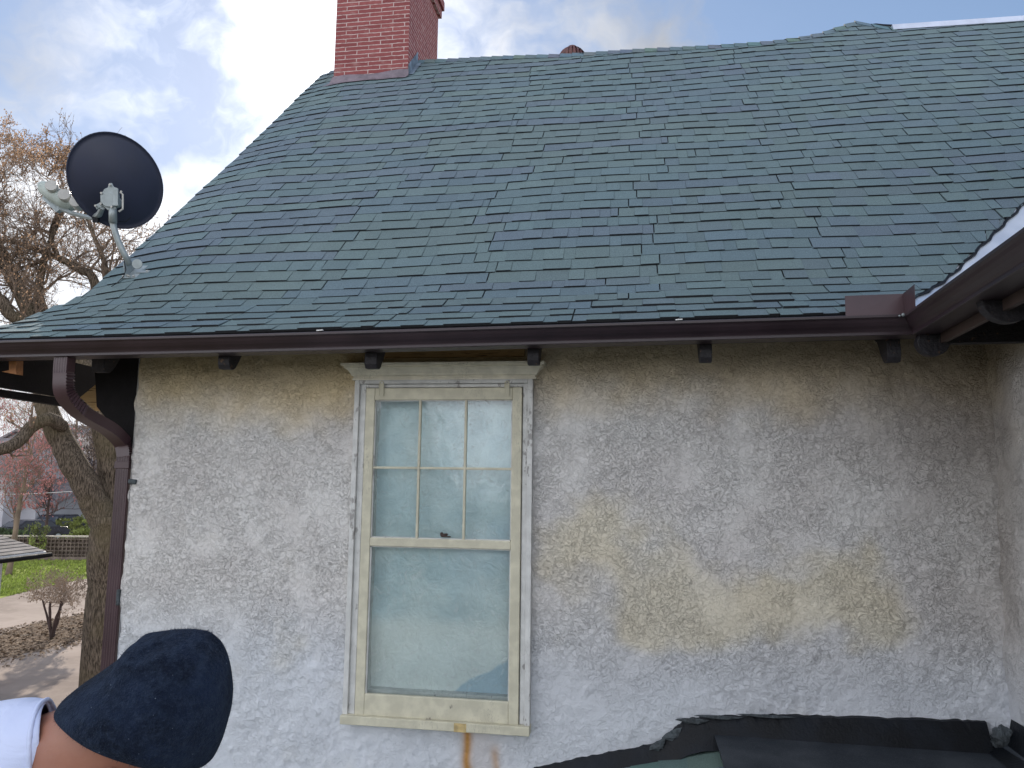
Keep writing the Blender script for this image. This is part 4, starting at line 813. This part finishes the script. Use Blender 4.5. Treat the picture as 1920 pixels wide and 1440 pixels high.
# --- downspout
b = MB(); cA = onY(122, 664, GY+.075); cA2 = onY(119, 700, GY+.075); cA3 = onY(121, 738, GY+.09)
cB = onY(150, 772, GY+.2); cC = onY(205, 805, GY+.42); cD = onY(231, 832, GY+.53); cD2 = onY(236, 858, GY+.53); xS = cD2[0]-.0
yS = GY+.53; cE = onY(229, 950, yS)
path = [np.array(p) for p in (cA+np.array([0, 0, .04]), cA, cA2, cA3, cB, cC, cD, cD2, np.array([cD2[0], yS, -1.0]), np.array([cD2[0], yS, Z0+.1]))]
pts = []; kinds = []
for i in range(len(path)-1):
    p0_, p1_, p2_, p3_ = path[max(i-1, 0)], path[i], path[i+1], path[min(i+2, len(path)-1)]; N_ = 14 if 1 <= i <= 6 else 4
    for k in range(N_):
        t = k/N_; 
        m1 = (p2_-p0_)*.5*min(1, np.linalg.norm(p2_-p1_)/(np.linalg.norm(p1_-p0_)+1e-6)) if i else (p2_-p1_); m2 = (p3_-p1_)*.5*min(1, np.linalg.norm(p2_-p1_)/(np.linalg.norm(p3_-p2_)+1e-6))
        pts.append((2*t**3-3*t**2+1)*p1_+(t**3-2*t*t+t)*m1+(-2*t**3+3*t*t)*p2_+(t**3-t*t)*m2); kinds.append(i)
pts.append(path[-1]); kinds.append(99)
hw_, hd_ = .043, .031
pp = [(-hw_, -hd_*.8), (-hw_*.9, -hd_)]
for k in range(5): u0 = -hw_*.8+k*hw_*.36; pp += [(u0, -hd_), (u0+hw_*.1, -hd_+.0035), (u0+hw_*.22, -hd_+.0035), (u0+hw_*.3, -hd_)]
pp += [(hw_*.95, -hd_), (hw_, -hd_*.85), (hw_, hd_), (-hw_, hd_)]
n = len(pp); V = []; u = np.array([1., 0, 0])
for i, p in enumerate(pts):
    t = pts[min(i+1, len(pts)-1)]-pts[max(i-1, 0)]; t /= np.linalg.norm(t); u = np.array([1., 0, 0]); u = u-t*(u@t); u /= np.linalg.norm(u); v = np.cross(t, u); v = v if v[1] > 0 else -v
    crimp = 1+(.09 if i % 2 else -.07) if kinds[i] in (2, 3, 6) else 1.
    fl = 1. if kinds[i] in (0, 1, 7, 8, 99) else .0
    for (a, c_) in pp:
        cc_ = c_ if (fl or c_ > 0) else min(c_, -hd_) if c_ <= -hd_*.95+.004 else c_
        k_ = crimp if (a > 0) else 1.
        V.append(p+u*a*k_+v*cc_*(crimp if c_ > 0 else 1))
b.add(V, [(i*n+k, i*n+(k+1) % n, (i+1)*n+(k+1) % n, (i+1)*n+k) for i in range(len(pts)-1) for k in range(n)]); ds = b.build('downspout', m_brown, hs)
for m_ in ds.data.polygons: m_.use_smooth = False
b = MB(); cz = cD2+np.array([0, 0, -.035]); b.bb(cz+np.array([-hw_-.004, -hd_-.004, -.03]), cz+np.array([hw_+.004, hd_+.004, .012])); b.build('joint_sleeve', m_brown, ds, bevel=.003)
# --- chimney
c1x, c1s = solve_s(623, 152); c2x, c2s = solve_s(764, 146); yb1 = rps(c1x, c1s)[1]; yb2 = rps(c2x, c2s)[1]; CY = (yb1+yb2)/2; print('chim Y', yb1, yb2)
x0c = (onY(634, 0, CY)[0]+onY(624, 140, CY)[0])/2; x1c = (onY(770, 0, CY)[0]+onY(763, 140, CY)[0])/2
dpt = None; d = ray(820, 100); CYb = x1c/d[0]*d[1]; print('chim', x0c, x1c, CY, CYb)
zc0 = rps(x1c, c2s)[2]-.3; b = MB(); b.bb((x0c, CY, zc0-.9), (x1c, CYb, zc0+2.4)); chm = b.build('chimney', m_brick, hs); tag(chm, 'red brick chimney on the ridge')
zcb = onX(820, 28, x1c)[2]; b = MB(); b.bb((x0c-.035, CY-.035, zcb), (x1c+.035, CYb+.035, zcb+.11)); b.bb((x0c-.06, CY-.06, zcb+.11), (x1c+.06, CYb+.06, zcb+.22)); b.build('corbel', m_brick, chm)
b = MB(); b.bb((x0c-.08, CY-.08, zc0+2.35), (x1c+.08, CYb+.08, zc0+2.45)); b.build('cap', m_cap, chm)
# flashing: apron along the foot, step flashing up the right side
b = MB(); fz = rps(x1c, c2s)[2]; s_f = (c1s+c2s)/2; V = []
zz = [rps(x0c, s_f-.02)[2], rps(x1c, s_f-.02)[2]]
A1 = [np.array([x0c-.012, CY-.012, zz[0]+.085]), np.array([x1c+.012, CY-.012, zz[1]+.085])]
lower = [rps(x0c-.10, s_f-.13, .016), rps(x1c-.0, s_f-.13, .016)]
NA = 12; V = []
for i in range(NA+1):
    t = i/NA; a_ = A1[0]*(1-t)+A1[1]*t; mid = rps(x0c-.03+(x1c-x0c+.05)*t, s_f-.035, .02); lo = rps(x0c-.10+(x1c-x0c+.10)*t, s_f-.085-.008*sin(t*20), .0155); V += [a_+np.array([0, 0, .01*sin(t*9)]), mid, lo]
b.add(V, [(3*i+k, 3*i+3+k, 3*i+4+k, 3*i+1+k) for i in range(NA) for k in range(2)]); b.build('flashing', m_lead, chm)
b = MB(); ss = s_f
while ss < smax(x1c)-.2:
    p = rps(x1c+.006, ss); b.prism([p, rps(x1c+.006, ss+.16), rps(x1c+.006, ss+.16)+np.array([0, 0, .14]), p+np.array([0, 0, .13])], (.008, 0, 0)); b.add([rps(x1c, ss, .014), rps(x1c+.06, ss+.01, .014), rps(x1c+.06, ss+.15, .012), rps(x1c, ss+.16, .012)], [(0, 1, 2, 3)]); ss += .14
b.build('step_flashing', plain('verdigris_metal', (.16, .21, .27), .5, .4, 12., .5, .01), chm)
# --- lower roof at the bottom
CR = lambda px, py: onY(px, py, WY-.02)
up_px = [(1000, 1441), (1060, 1428), (1120, 1415), (1180, 1404), (1232, 1394), (1250, 1382), (1268, 1362), (1290, 1349), (1320, 1344), (1400, 1342), (1460, 1341), (1520, 1344), (1600, 1345), (1700, 1348), (1800, 1351), (1850, 1353)]
pl = []
for i in range(len(up_px)-1):
    for k in range(6): t = k/6; pl.append((up_px[i][0]*(1-t)+up_px[i+1][0]*t, up_px[i][1]*(1-t)+up_px[i+1][1]*t+random.uniform(-1.6, 1.6)))
pl.append(up_px[-1]); top = [CR(*p) for p in pl]; ZF = CR(1600, 1389)[2]; print('ZF', ZF)
b = MB(); V = []
for ip_, p in enumerate(top):
    zsm = np.mean([q_[2] for q_ in top[max(0, ip_-5):ip_+6]])
    low = min(p[2]-.10, max(ZF-.01, p[2]-.16)); 
    V += [p+np.array([0, .03, 0]), p+np.array([0, .0, -.004]), np.array([p[0], WY-.045, zsm-.05]), np.array([p[0], WY-.09, zsm-.14])]
b.add(V, [(4*i+k, 4*i+4+k, 4*i+5+k, 4*i+1+k) for i in range(len(top)-1) for k in range(3)])
xR = top[-1]; 
up2 = [(XR-.02, WY-.05, ZF+.15), (XR-.02, 3.5, ZF+.04), (XR-.02, 1.0, ZF-.1)]
lr = tag(b.build('lower_roof', m_tar, hs), 'black tarred upstand of the low flat roof')
b = MB(); x_sl = CR(1338, 1400)[0]; kslope = (CR(1232, 1394)[2]-CR(1000, 1441)[2])/(CR(1232, 1394)[0]-CR(1000, 1441)[0]); print('kslope', kslope, x_sl)
NYq = 16; V = []; xs4 = [x_sl, x_sl+.3, x_sl+.7, XR-.12, XR-.03]
for i in range(NYq+1):
    y = WY-.06-(WY+1.9)*i/NYq
    for k, xx in enumerate(xs4): V.append((xx, y, ZF-.01*(WY-y)+(.05 if k == 4 else 0)))
b.add(V, [(i*5+k, i*5+5+k, i*5+6+k, i*5+1+k) for i in range(NYq) for k in range(4)]); b.build('roof_membrane', m_memb, lr)
b = MB(); V = []
for i in range(40):
    y_ = WY-.03-2.8*i/39; k_ = .006*sin(i*1.7)+.004*sin(i*4.1); V += [(XR-.004, y_, ZF+.145+k_), (XR-.014, y_, ZF+.10), (XR-.05, y_, ZF+.035), (XR-.13, y_, ZF-.01*(WY-y_)+.006)]
b.add(V, [(4*i+k, 4*i+4+k, 4*i+5+k, 4*i+1+k) for i in range(39) for k in range(3)]); b.build('side_upstand', m_tar, lr); b = MB()
cq = CR(1872, 1352); b.ball((XR-.06, WY-.06, ZF+.07), (.045, .022, .05), 14, 10, None, None, lambda d: 1+.25*sin(d[0]*9+d[2]*7)*cos(d[1]*8)); b.build('corner_patch', m_tarsmear, lr)
b = MB()
for (px, py, sx_, sy_) in ((1300, 1352, .07, .012), (1262, 1378, .05, .02), (1350, 1345, .10, .008), (1235, 1398, .04, .02), (1320, 1376, .05, .012), (1440, 1343, .12, .006)):
    c = onY(px, py, WY-.032); b.ball(c, (sx_, .012, sy_), 12, 6, rotm(0, -.5 if px < 1290 else 0, 0), None, lambda d: 1+.3*sin(d[0]*11+d[2]*9))
b.build('cement_smear', m_tarsmear, lr)
# shingled slope of the lower roof, falling to the left
b = MB(); dirv = np.array([-1, 0, -kslope]); dirv /= np.linalg.norm(dirv); zj = ZF-.0; nrm = np.cross(dirv, np.array([0, 1., 0])); nrm = nrm if nrm[2] > 0 else -nrm
p_w = np.array([x_sl, WY-.09, CR(1232, 1394)[2]-.075+(x_sl-CR(1232, 1394)[0])*kslope]); 
for j in range(24):
    s0 = j*.14-.02; y = WY-.05
    while y > -1.8:
        y2 = y-random.uniform(.1, .26); h_ = random.choice((.0085, .005)); cc = [v*random.uniform(.75, 1.0) for v in random.choice(pals)]
        f_ = lambda s, yy, hh_: np.array([p_w[0], yy, p_w[2]-.01*(WY-yy)])+dirv*s+nrm*hh_
        b.add([f_(s0, y, .001), f_(s0, y2+.003, .001), f_(s0+.16, y2+.003, h_), f_(s0+.16, y, h_), f_(s0+.16, y2+.003, -.004), f_(s0+.16, y, -.004)], [(0, 1, 2, 3), (3, 2, 4, 5)], [cc]*4+[(.012, .012, .015)]*2); y = y2
b.build('lower_shingles', m_shingle, lr)
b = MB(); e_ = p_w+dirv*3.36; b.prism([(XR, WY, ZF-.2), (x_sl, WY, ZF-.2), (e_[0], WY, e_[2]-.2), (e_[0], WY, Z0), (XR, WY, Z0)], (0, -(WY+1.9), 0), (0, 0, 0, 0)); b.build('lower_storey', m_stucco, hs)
# ------------------------------------------------------------------ satellite dish
DC = at(215, 338, 4.28); nfr = np.array([-.72, .60, .34]); nfr /= np.linalg.norm(nfr)
fx_, fs_ = solve_s(247, 512); foot = rps(fx_, fs_, .01); print('foot', foot, 'dish', DC)
sd_ = empty('satellite_dish', foot, 'dark navy satellite dish seen from behind on a bent grey mast at the roof edge', 'satellite dish')
b = MB(); NR, NA = 9, 56; V = []
for lay in (0, 1):
    for j in range(NR+1):
        rr_ = j/NR
        for k in range(NA):
            a = 2*pi*k/NA; ca_, sa_ = cos(a), sin(a); e1v = np.array([-.707, .707])*99*ca_; e2v = np.array([.707, .707])*80.5*sa_; ox, oy = (e1v+e2v); px, py = 215+ox*rr_, 338-oy*rr_
            dd = ray(px, py); q = dd*((DC@nfr)/(dd@nfr)); V.append(q-nfr*(.075*(1-rr_**2)-.006*lay))
F = []
for lay in (0, 1):
    o0 = lay*(NR+1)*NA
    for j in range(NR):
        for k in range(NA): f = (o0+j*NA+k, o0+j*NA+(k+1) % NA, o0+(j+1)*NA+(k+1) % NA, o0+(j+1)*NA+k); F.append(f if lay else f[::-1])
F += [(NR*NA+k, NR*NA+(k+1) % NA, (NR+1)*NA+NR*NA+(k+1) % NA, (NR+1)*NA+NR*NA+k) for k in range(NA)]
b.add(V, F); dish = b.build('reflector', m_dishback, sd_, True)
b = MB(); rim = [V[NR*NA+k] for k in range(NA)]; b.tube(rim+[rim[0]], .004, 6, False); b.build('rim', m_dishback, dish)
BK = at(207, 372, 4.14); Rf = frame(-fw*.95+np.array([.15, 0, 0]), r2); b = MB()
def disc(b, c, R_, pts2, th): b.prism([c+R_@np.array([x, y, -th/2]) for x, y in pts2], R_@np.array([0, 0, th]))
u_ = 4.14/FPX
out = [(-24, -22), (-27, -14), (-17, -8), (-17, 6), (-10, 17), (-4, 20), (-2, 28), (3, 29), (6, 22), (14, 19), (16, 6), (16, -12), (8, -22), (-2, -24), (-12, -16)]
disc(b, BK, Rf, [(x*u_, y*u_) for x, y in out], .012)
b.box(BK+Rf@np.array([.034, 0, .016]), (.026, .09, .018), Rf); b.tube([BK+Rf@np.array([-.006, -.01, .0]), BK+Rf@np.array([-.006, -.01, .014])], .040, 20); br = b.build('bracket', m_grey, sd_, bevel=.003)
b = MB()
for (x, y) in ((-14, 8), (-15, -12), (1, 24), (21, 12), (4, -17), (-24, -16), (9, 13)): c = BK+Rf@np.array([x*u_, y*u_, .012]); b.tube([c, c+Rf@np.array([0, 0, .009])], .006, 6)
b.tube([BK+Rf@np.array([0, -.005, .004]), BK+Rf@np.array([0, -.005, .012])], .016, 12); b.tube([BK+Rf@np.array([.056, .03, .02]), BK+Rf@np.array([.07, .02, .02]), BK+Rf@np.array([.07, -.06, .02]), BK+Rf@np.array([.05, -.075, .02])], .005, 6); b.build('bolt', m_lnbw, br)
b = MB(); b.tube([BK+Rf@np.array([-.0, .0, -.10]), BK], .03, 12); b.build('back_boss', m_grey, br)
mt = [at(211, 385, 4.16), at(211, 405, 4.16), at(213, 425, 4.16), at(221, 450, 4.16), at(233, 476, 4.17), at(244, 497, 4.18)]
b = MB(); b.tube(mt, [.0185, .0185, .0165, .0165, .0165, .0165], 14); b.tube([at(211, 383, 4.15), at(212, 418, 4.15)], .0205, 14); b.build('mast', m_grey, sd_, True)
b = MB(); Rr = frame(rps(fx_, fs_, 1.)-rps(fx_, fs_, 0.), (1, 0, 0)); b.box(foot+Rr@np.array([.0, .05, .0]), (.11, .16, .006), Rr)
b.prism([foot+Rr@np.array([-.028, y, z]) for y, z in ((-.02, 0), (.1, 0), (.07, .06), (.02, .085), (-.0, .06))], Rr@np.array([.006, 0, 0])); b.box(foot+Rr@np.array([.07, .04, .006]), (.09, .03, .005), Rr); fo = b.build('foot', m_grey, sd_, bevel=.002); b = MB(); c = at(257, 495, 4.14); b.tube([c, c+Rf@np.array([0, 0, -.008])], .027, 20); b.build('pivot_plate', m_grey, sd_, bevel=.002)
for (x, y) in ((-.04, -.02), (.0, -.02), (.035, -.02), (.1, .04), (-.02, -.005)): b = MB(); c = foot+Rr@np.array([x, y, .004]); b.tube([c, c+Rr@np.array([0, 0, .01])], .007, 6); b.build('bolt', m_lnbw, fo)
b = MB(); arm = [BK+Rf@np.array([-.04, -.05, -.0]), at(186, 402, 4.22), at(172, 409, 4.30), at(135, 400, 4.42), at(112, 391, 4.48)]; b.tube(arm[:3], [.014, .017, .012], 8); b.tube(arm[2:], [.0135, .0135, .0135], 4)
b.prism([at(105, 398, 4.47), at(78, 372, 4.5), at(82, 362, 4.52), at(110, 374, 4.5), at(118, 388, 4.46)], (0, .03, 0)); b.build('feed_arm', m_grey, sd_, bevel=.002)
b = MB(); b.box(at(180, 412, 4.25), (.03, .03, .022), Rf); b.build('arm_plug', m_tar, sd_)
b = MB(); cs = [at(84, 352, 4.52), at(104, 366, 4.5), at(122, 378, 4.47)]; b.tube([at(78, 347, 4.53)]+cs+[at(135, 390, 4.46)], [.026, .042, .05, .045, .026], 12); lb = b.build('receiver', m_lnb, sd_, True)
for (px, py, D) in ((97, 349, 4.44), (121, 366, 4.42), (143, 379, 4.40)):
    c = at(px, py, D); b = MB(); b.tube([c+np.array([-.02, .05, -.01]), c, c+np.array([.005, -.012, .002])], [.028, .035, .033], 18); b.build('receiver_cap', m_lnbw, lb)
b = MB(); b.tube([at(213, 420, 4.15), at(222, 455, 4.19), at(232, 485, 4.2), at(236, 506, 4.17), at(232, 518, 4.15), rps(solve_s(222, 526)[0], solve_s(222, 526)[1], .02), rps(solve_s(212, 532)[0], solve_s(212, 532)[1], .02)], .003, 5); b.tube([at(222, 415, 4.16), at(235, 416, 4.2), at(245, 408, 4.21)], .0025, 5); b.build('cable', m_tar, sd_)
# ------------------------------------------------------------------ person bending over at lower left
PD = 1.12; u1 = PD/FPX
def skin(name, nodes, edges, m, parent, sub=2, rootn=0):
    me = bpy.data.meshes.new(name); me.from_pydata([(p[0], p[1], p[2]+H) for p, _ in nodes], edges, []); me.materials.append(m); o = bpy.data.objects.new(name, me); COL.objects.link(o); par(o, parent)
    o.modifiers.new('skin', 'SKIN'); me.skin_vertices.new(name='skin') if not me.skin_vertices else None
    for i, (_, r) in enumerate(nodes): me.skin_vertices[0].data[i].radius = (r, r) if not hasattr(r, '__len__') else r; me.skin_vertices[0].data[i].use_root = (i == rootn)
    s = o.modifiers.new('sub', 'SUBSURF'); s.levels = sub; s.render_levels = sub
    for md in o.modifiers:
        if md.type == 'SKIN': md.use_smooth_shade = True
    return o
hd = at(262, 1380, PD+.01); nk = at(95, 1418, PD+.03); nkb = at(10, 1455, PD+.06); chest = at(-180, 1560, PD+.12); belly = at(-330, 1680, PD+.18); pel = at(-430, 1830, PD+.22)
pel[2] = max(pel[2], -.85)
person = empty('person', (pel[0], pel[1], -1.75), 'person in navy wool beanie and pale blue shirt bending forward, seen from behind', 'person')
zf = lambda x: -1.72+min(0, x+.2)*.3
nodes = [(pel, .13), (belly, .13), (chest, .15), (nkb, .060), (nk, .064), (at(180, 1410, PD), .088), (hd, .090), (at(300, 1330, PD), .088)]
edges = [(0, 1), (1, 2), (2, 3), (3, 4), (4, 5), (5, 6), (6, 7)]
vd = np.array([fw[0], fw[1], 0]); vd /= np.linalg.norm(vd)
arms = []
for sgn in (-1, 1):
    sh = chest*.35+nkb*.65+vd*sgn*.19+np.array([0, 0, -.02]); el = sh+np.array([.10, sgn*.05, -.30]); wr = el+np.array([.12, -sgn*.03, -.22]); pm = wr+np.array([.04, 0, -.07]); i0 = len(nodes)
    nodes += [(sh, .058), (el, .042), (wr, .028), (pm, (.036, .02))]; edges += [(3, i0), (i0, i0+1), (i0+1, i0+2), (i0+2, i0+3)]; arms.append((sh, el, wr))
    for k, (L_, a_) in enumerate(((.07, -.03), (.078, -.01), (.072, .01), (.058, .03), (.05, -.055))):
        j = len(nodes); f1 = pm+np.array([.01+(.03 if k == 4 else 0), a_*1.0, -.035 if k < 4 else 0.]); f2 = f1+np.array([.008, a_*.15, -L_*.5]); f3 = f2+np.array([-.008, 0, -L_*.45]); nodes += [(f1, .0095), (f2, .0085), (f3, .007)]; edges += [(i0+3, j), (j, j+1), (j+1, j+2)]
legs = []
for sgn in (-1, 1):
    hp = pel+vd*sgn*.10+np.array([0, 0, -.06]); kn = hp+np.array([.06, sgn*.02, -.42]); an = np.array([hp[0]-.02, hp[1]+sgn*.04, zf(hp[0])+.09]); kn[2] = (hp[2]+an[2])/2; toe = an+np.array([.16, 0, -.06]); i0 = len(nodes)
    nodes += [(hp, .095), (kn, .06), (an, .042), (toe, .032)]; edges += [(0, i0), (i0, i0+1), (i0+1, i0+2), (i0+2, i0+3)]; legs.append((hp, kn, an, toe))
body = skin('body', nodes, edges, m_skin, person)
# shirt: lofted back, collar at the neck (measured edge), sleeves to the elbow
b = MB(); V = []; NS_ = 28
secs = [((86, 1404), 84, 112, PD+.045), ((84, 1406), 93, 122, PD+.045), ((70, 1412), 100, 134, PD+.05), ((40, 1430), 118, 150, PD+.06), ((-10, 1462), 150, 150, PD+.08), ((-80, 1510), 185, 190, PD+.1), ((-180, 1570), 200, 215, PD+.13), ((-300, 1660), 200, 210, PD+.17), ((-400, 1770), 195, 200, PD+.21), ((-450, 1860), 190, 200, PD+.23)]
cs_ = [at(c_[0], c_[1], D) for c_, _, _, D in secs]
for i, ((cx_, cy_), ra, rb, D) in enumerate(secs):
    if i < 2: ax = np.array([1., -.02])
    elif i < 4: ax = np.array([1., -.12])
    else: ax = np.array([secs[i-1][0][0]-cx_, secs[i-1][0][1]-cy_], float)
    ax /= np.linalg.norm(ax); pxv = np.array([-ax[1], ax[0]])
    for k in range(NS_):
        a = 2*pi*k/NS_; o_ = pxv*cos(a)*ra; kk_ = max(0, 1-i/5.); q = at(cx_+o_[0]-55*sin(a)*kk_, cy_+o_[1]+44*sin(a)*kk_, D)+fw*sin(a)*rb*u1; wr_ = 1+.012*sin(5*a+i*1.3)+.01*sin(9*a+i); V.append(cs_[i]+(q-cs_[i])*wr_)
b.add(V, [(i*NS_+k, i*NS_+(k+1) % NS_, (i+1)*NS_+(k+1) % NS_, (i+1)*NS_+k) for i in range(len(secs)-1) for k in range(NS_)])
sh_o = b.build('shirt', m_shirt, person, True); s = sh_o.modifiers.new('thick', 'SOLIDIFY'); s.thickness = .004; s.offset = 0; s = sh_o.modifiers.new('sub', 'SUBSURF'); s.levels = 2; s.render_levels = 2
b = MB(); cr = [V[NS_+k] for k in range(NS_)]; b.tube(cr+[cr[0]], .004, 6, False); b.build('collar', m_shirt, sh_o, True)
for (sh, el, wr) in arms: b = MB(); b.tube([sh*.9+chest*.1, sh, (sh+el)/2, el*.8+sh*.2], [.10, .085, .07, .068], 16, False); o = b.build('sleeve', m_shirt, sh_o, True)
for (hp, kn, an, toe) in legs:
    b = MB(); b.tube([pel*.5+hp*.5+np.array([0, 0, .1]), hp, kn, an+np.array([0, 0, .03])], [.12, .115, .08, .065], 16, False); b.build('trousers', m_jeans, person, True)
    b = MB(); b.ball((an+toe)/2+np.array([0, 0, -.01]), (.14, .05, .05), 14, 8); b.build('boot', m_tar, person, True)
# beanie: loft of rings from the rim up to the slouched crown
rings = [((120, 1330), (364, 1441), 0, .98), ((117, 1322), (382, 1436), 0, 1.0), ((131, 1303), (399, 1421), 0, 1.02), ((160, 1280), (415, 1390), 0, 1.0), ((196, 1256), (427, 1345), 0, 1.0), ((222, 1235), (430, 1303), 0, .98), ((238, 1211), (424, 1262), 0, .95), ((256, 1194), (416, 1228), 0, .88), ((288, 1189), (408, 1204), 0, .72), ((322, 1182), (397, 1189), 0, .5), ((352, 1180), (384, 1182), 0, .3)]
rings = [r_ for i in range(len(rings)-1) for r_ in (rings[i], tuple((tuple((np.array(rings[i][m], float)+rings[i+1][m])/2) if m < 2 else (0 if m == 2 else (rings[i][3]+rings[i+1][3])/2)) for m in range(4)))]+[rings[-1]]
b = MB(); V = []; NB = 84
for i, (a_, c_, _, dk) in enumerate(rings):
    a_ = np.array(a_, float); c_ = np.array(c_, float); m0 = (a_+c_)/2; hv = (c_-a_)/2; hl = np.linalg.norm(hv); pn = np.array([hv[1], -hv[0]])/hl
    for k in range(NB):
        t = 2*pi*k/NB; bow = (-sin(t)*0); oxy = m0+hv*cos(t)
        # the rim dips towards the viewer, so the near edge hangs lower
        dip = max(0, -sin(t)); sag = pn*dip*(36*max(0, 1-i/12.))*np.array([1, -1])*np.array([1, -1])
        q = at(oxy[0]+sag[0], oxy[1]+sag[1], PD)+fw*sin(t)*hl*u1*dk*.93
        fold = .006*exp(-((i-13.)/3.2)**2)*sin(3*t+1.9)+.003*exp(-((i-16)/3.)**2)*sin(5*t)+.0012*sin(7*t+i*.5)
        q = q+(q-at(m0[0], m0[1], PD))*(fold/(hl*u1))
        if sin(t) < .1:                  # pinched creases in the slouched wool
            for (ax_, ay_, bx_, by_, wd_, am_) in ((252, 1236, 318, 1204, 8, .012), (372, 1216, 366, 1262, 9, .006), (386, 1184, 424, 1235, 7, .005), (210, 1290, 300, 1262, 16, .005)):
                A_, B_, Q_ = np.array([ax_, ay_], float), np.array([bx_, by_], float), np.array(proj(q)); tt = np.clip((Q_-A_)@(B_-A_)/((B_-A_)@(B_-A_)), 0, 1); dd_ = np.linalg.norm(Q_-A_-tt*(B_-A_)); q = q+fw*am_*exp(-(dd_/wd_)**2)*(1-(2*tt-1)**4*.7)
        V.append(q)
b.add(V, [(i*NB+k, i*NB+(k+1) % NB, (i+1)*NB+(k+1) % NB, (i+1)*NB+k) for i in range(len(rings)-1) for k in range(NB)]+[tuple((len(rings)-1)*NB+k for k in range(NB))])
bn = b.build('beanie', m_wool, person, True); s = bn.modifiers.new('thick', 'SOLIDIFY'); s.thickness = .005; s.offset = -1; s = bn.modifiers.new('sub', 'SUBSURF'); s.levels = 2; s.render_levels = 2
# wool fuzz
b = MB()
for q_ in range(7000):
    i = random.randrange(len(rings)-1); k = random.randrange(NB); f, g = random.random(), random.random()
    q = [V[i*NB+k], V[i*NB+(k+1) % NB], V[(i+1)*NB+(k+1) % NB], V[(i+1)*NB+k]]; p = (q[0]*(1-f)+q[1]*f)*(1-g)+(q[3]*(1-f)+q[2]*f)*g; nn = np.cross(q[1]-q[0], q[3]-q[0]); nn /= np.linalg.norm(nn)+1e-9
    cen = at((rings[i][0][0]+rings[i][1][0])/2, (rings[i][0][1]+rings[i][1][1])/2, PD); nn = nn if nn@(p-cen) > 0 else -nn
    d = nn*random.uniform(.1, .8)+np.array([random.gauss(0, .9) for _ in range(3)]); d /= np.linalg.norm(d); L_ = random.uniform(.002, .0055); t = np.cross(d, nn+.01); t = t/(np.linalg.norm(t)+1e-9)*.00022; b.add([p-t-nn*.001, p+t-nn*.001, p+d*L_], [(0, 1, 2)])
tag(b.build('wool_fuzz', plain('wool_fibre', (.02, .03, .055), 1., .4, 60.), bn), kind='stuff')
# ear, nose, eyes, mouth, hair under the rim (face is turned away and down)
face = np.array([.45, .35, -.8]); face /= np.linalg.norm(face); hdx = at(255, 1372, PD)
b = MB(); b.ball(hdx+face*.102, (.014, .014, .02), 10, 8); body_n = b.build('nose', m_skin, person, True)
for s_ in (-1, 1):
    sdv = np.cross(face, np.array([.5, .2, .8])); sdv /= np.linalg.norm(sdv); b = MB(); b.ball(hdx+sdv*s_*.032+face*.088+np.array([.02, .01, .012]), .011, 10, 8); b.build('eye', m_lnbw, person, True)
    b = MB(); b.ball(hdx+sdv*s_*.088-face*.0+np.array([-.02, -.01, -.035]), (.016, .012, .026), 10, 8); b.build('ear', m_skin, person, True)
b = MB(); b.ball(hdx+face*.09+np.array([-.03, -.02, -.025]), (.02, .012, .007), 10, 6); b.build('mouth', plain('lips', (.3, .1, .08), .5), person, True)
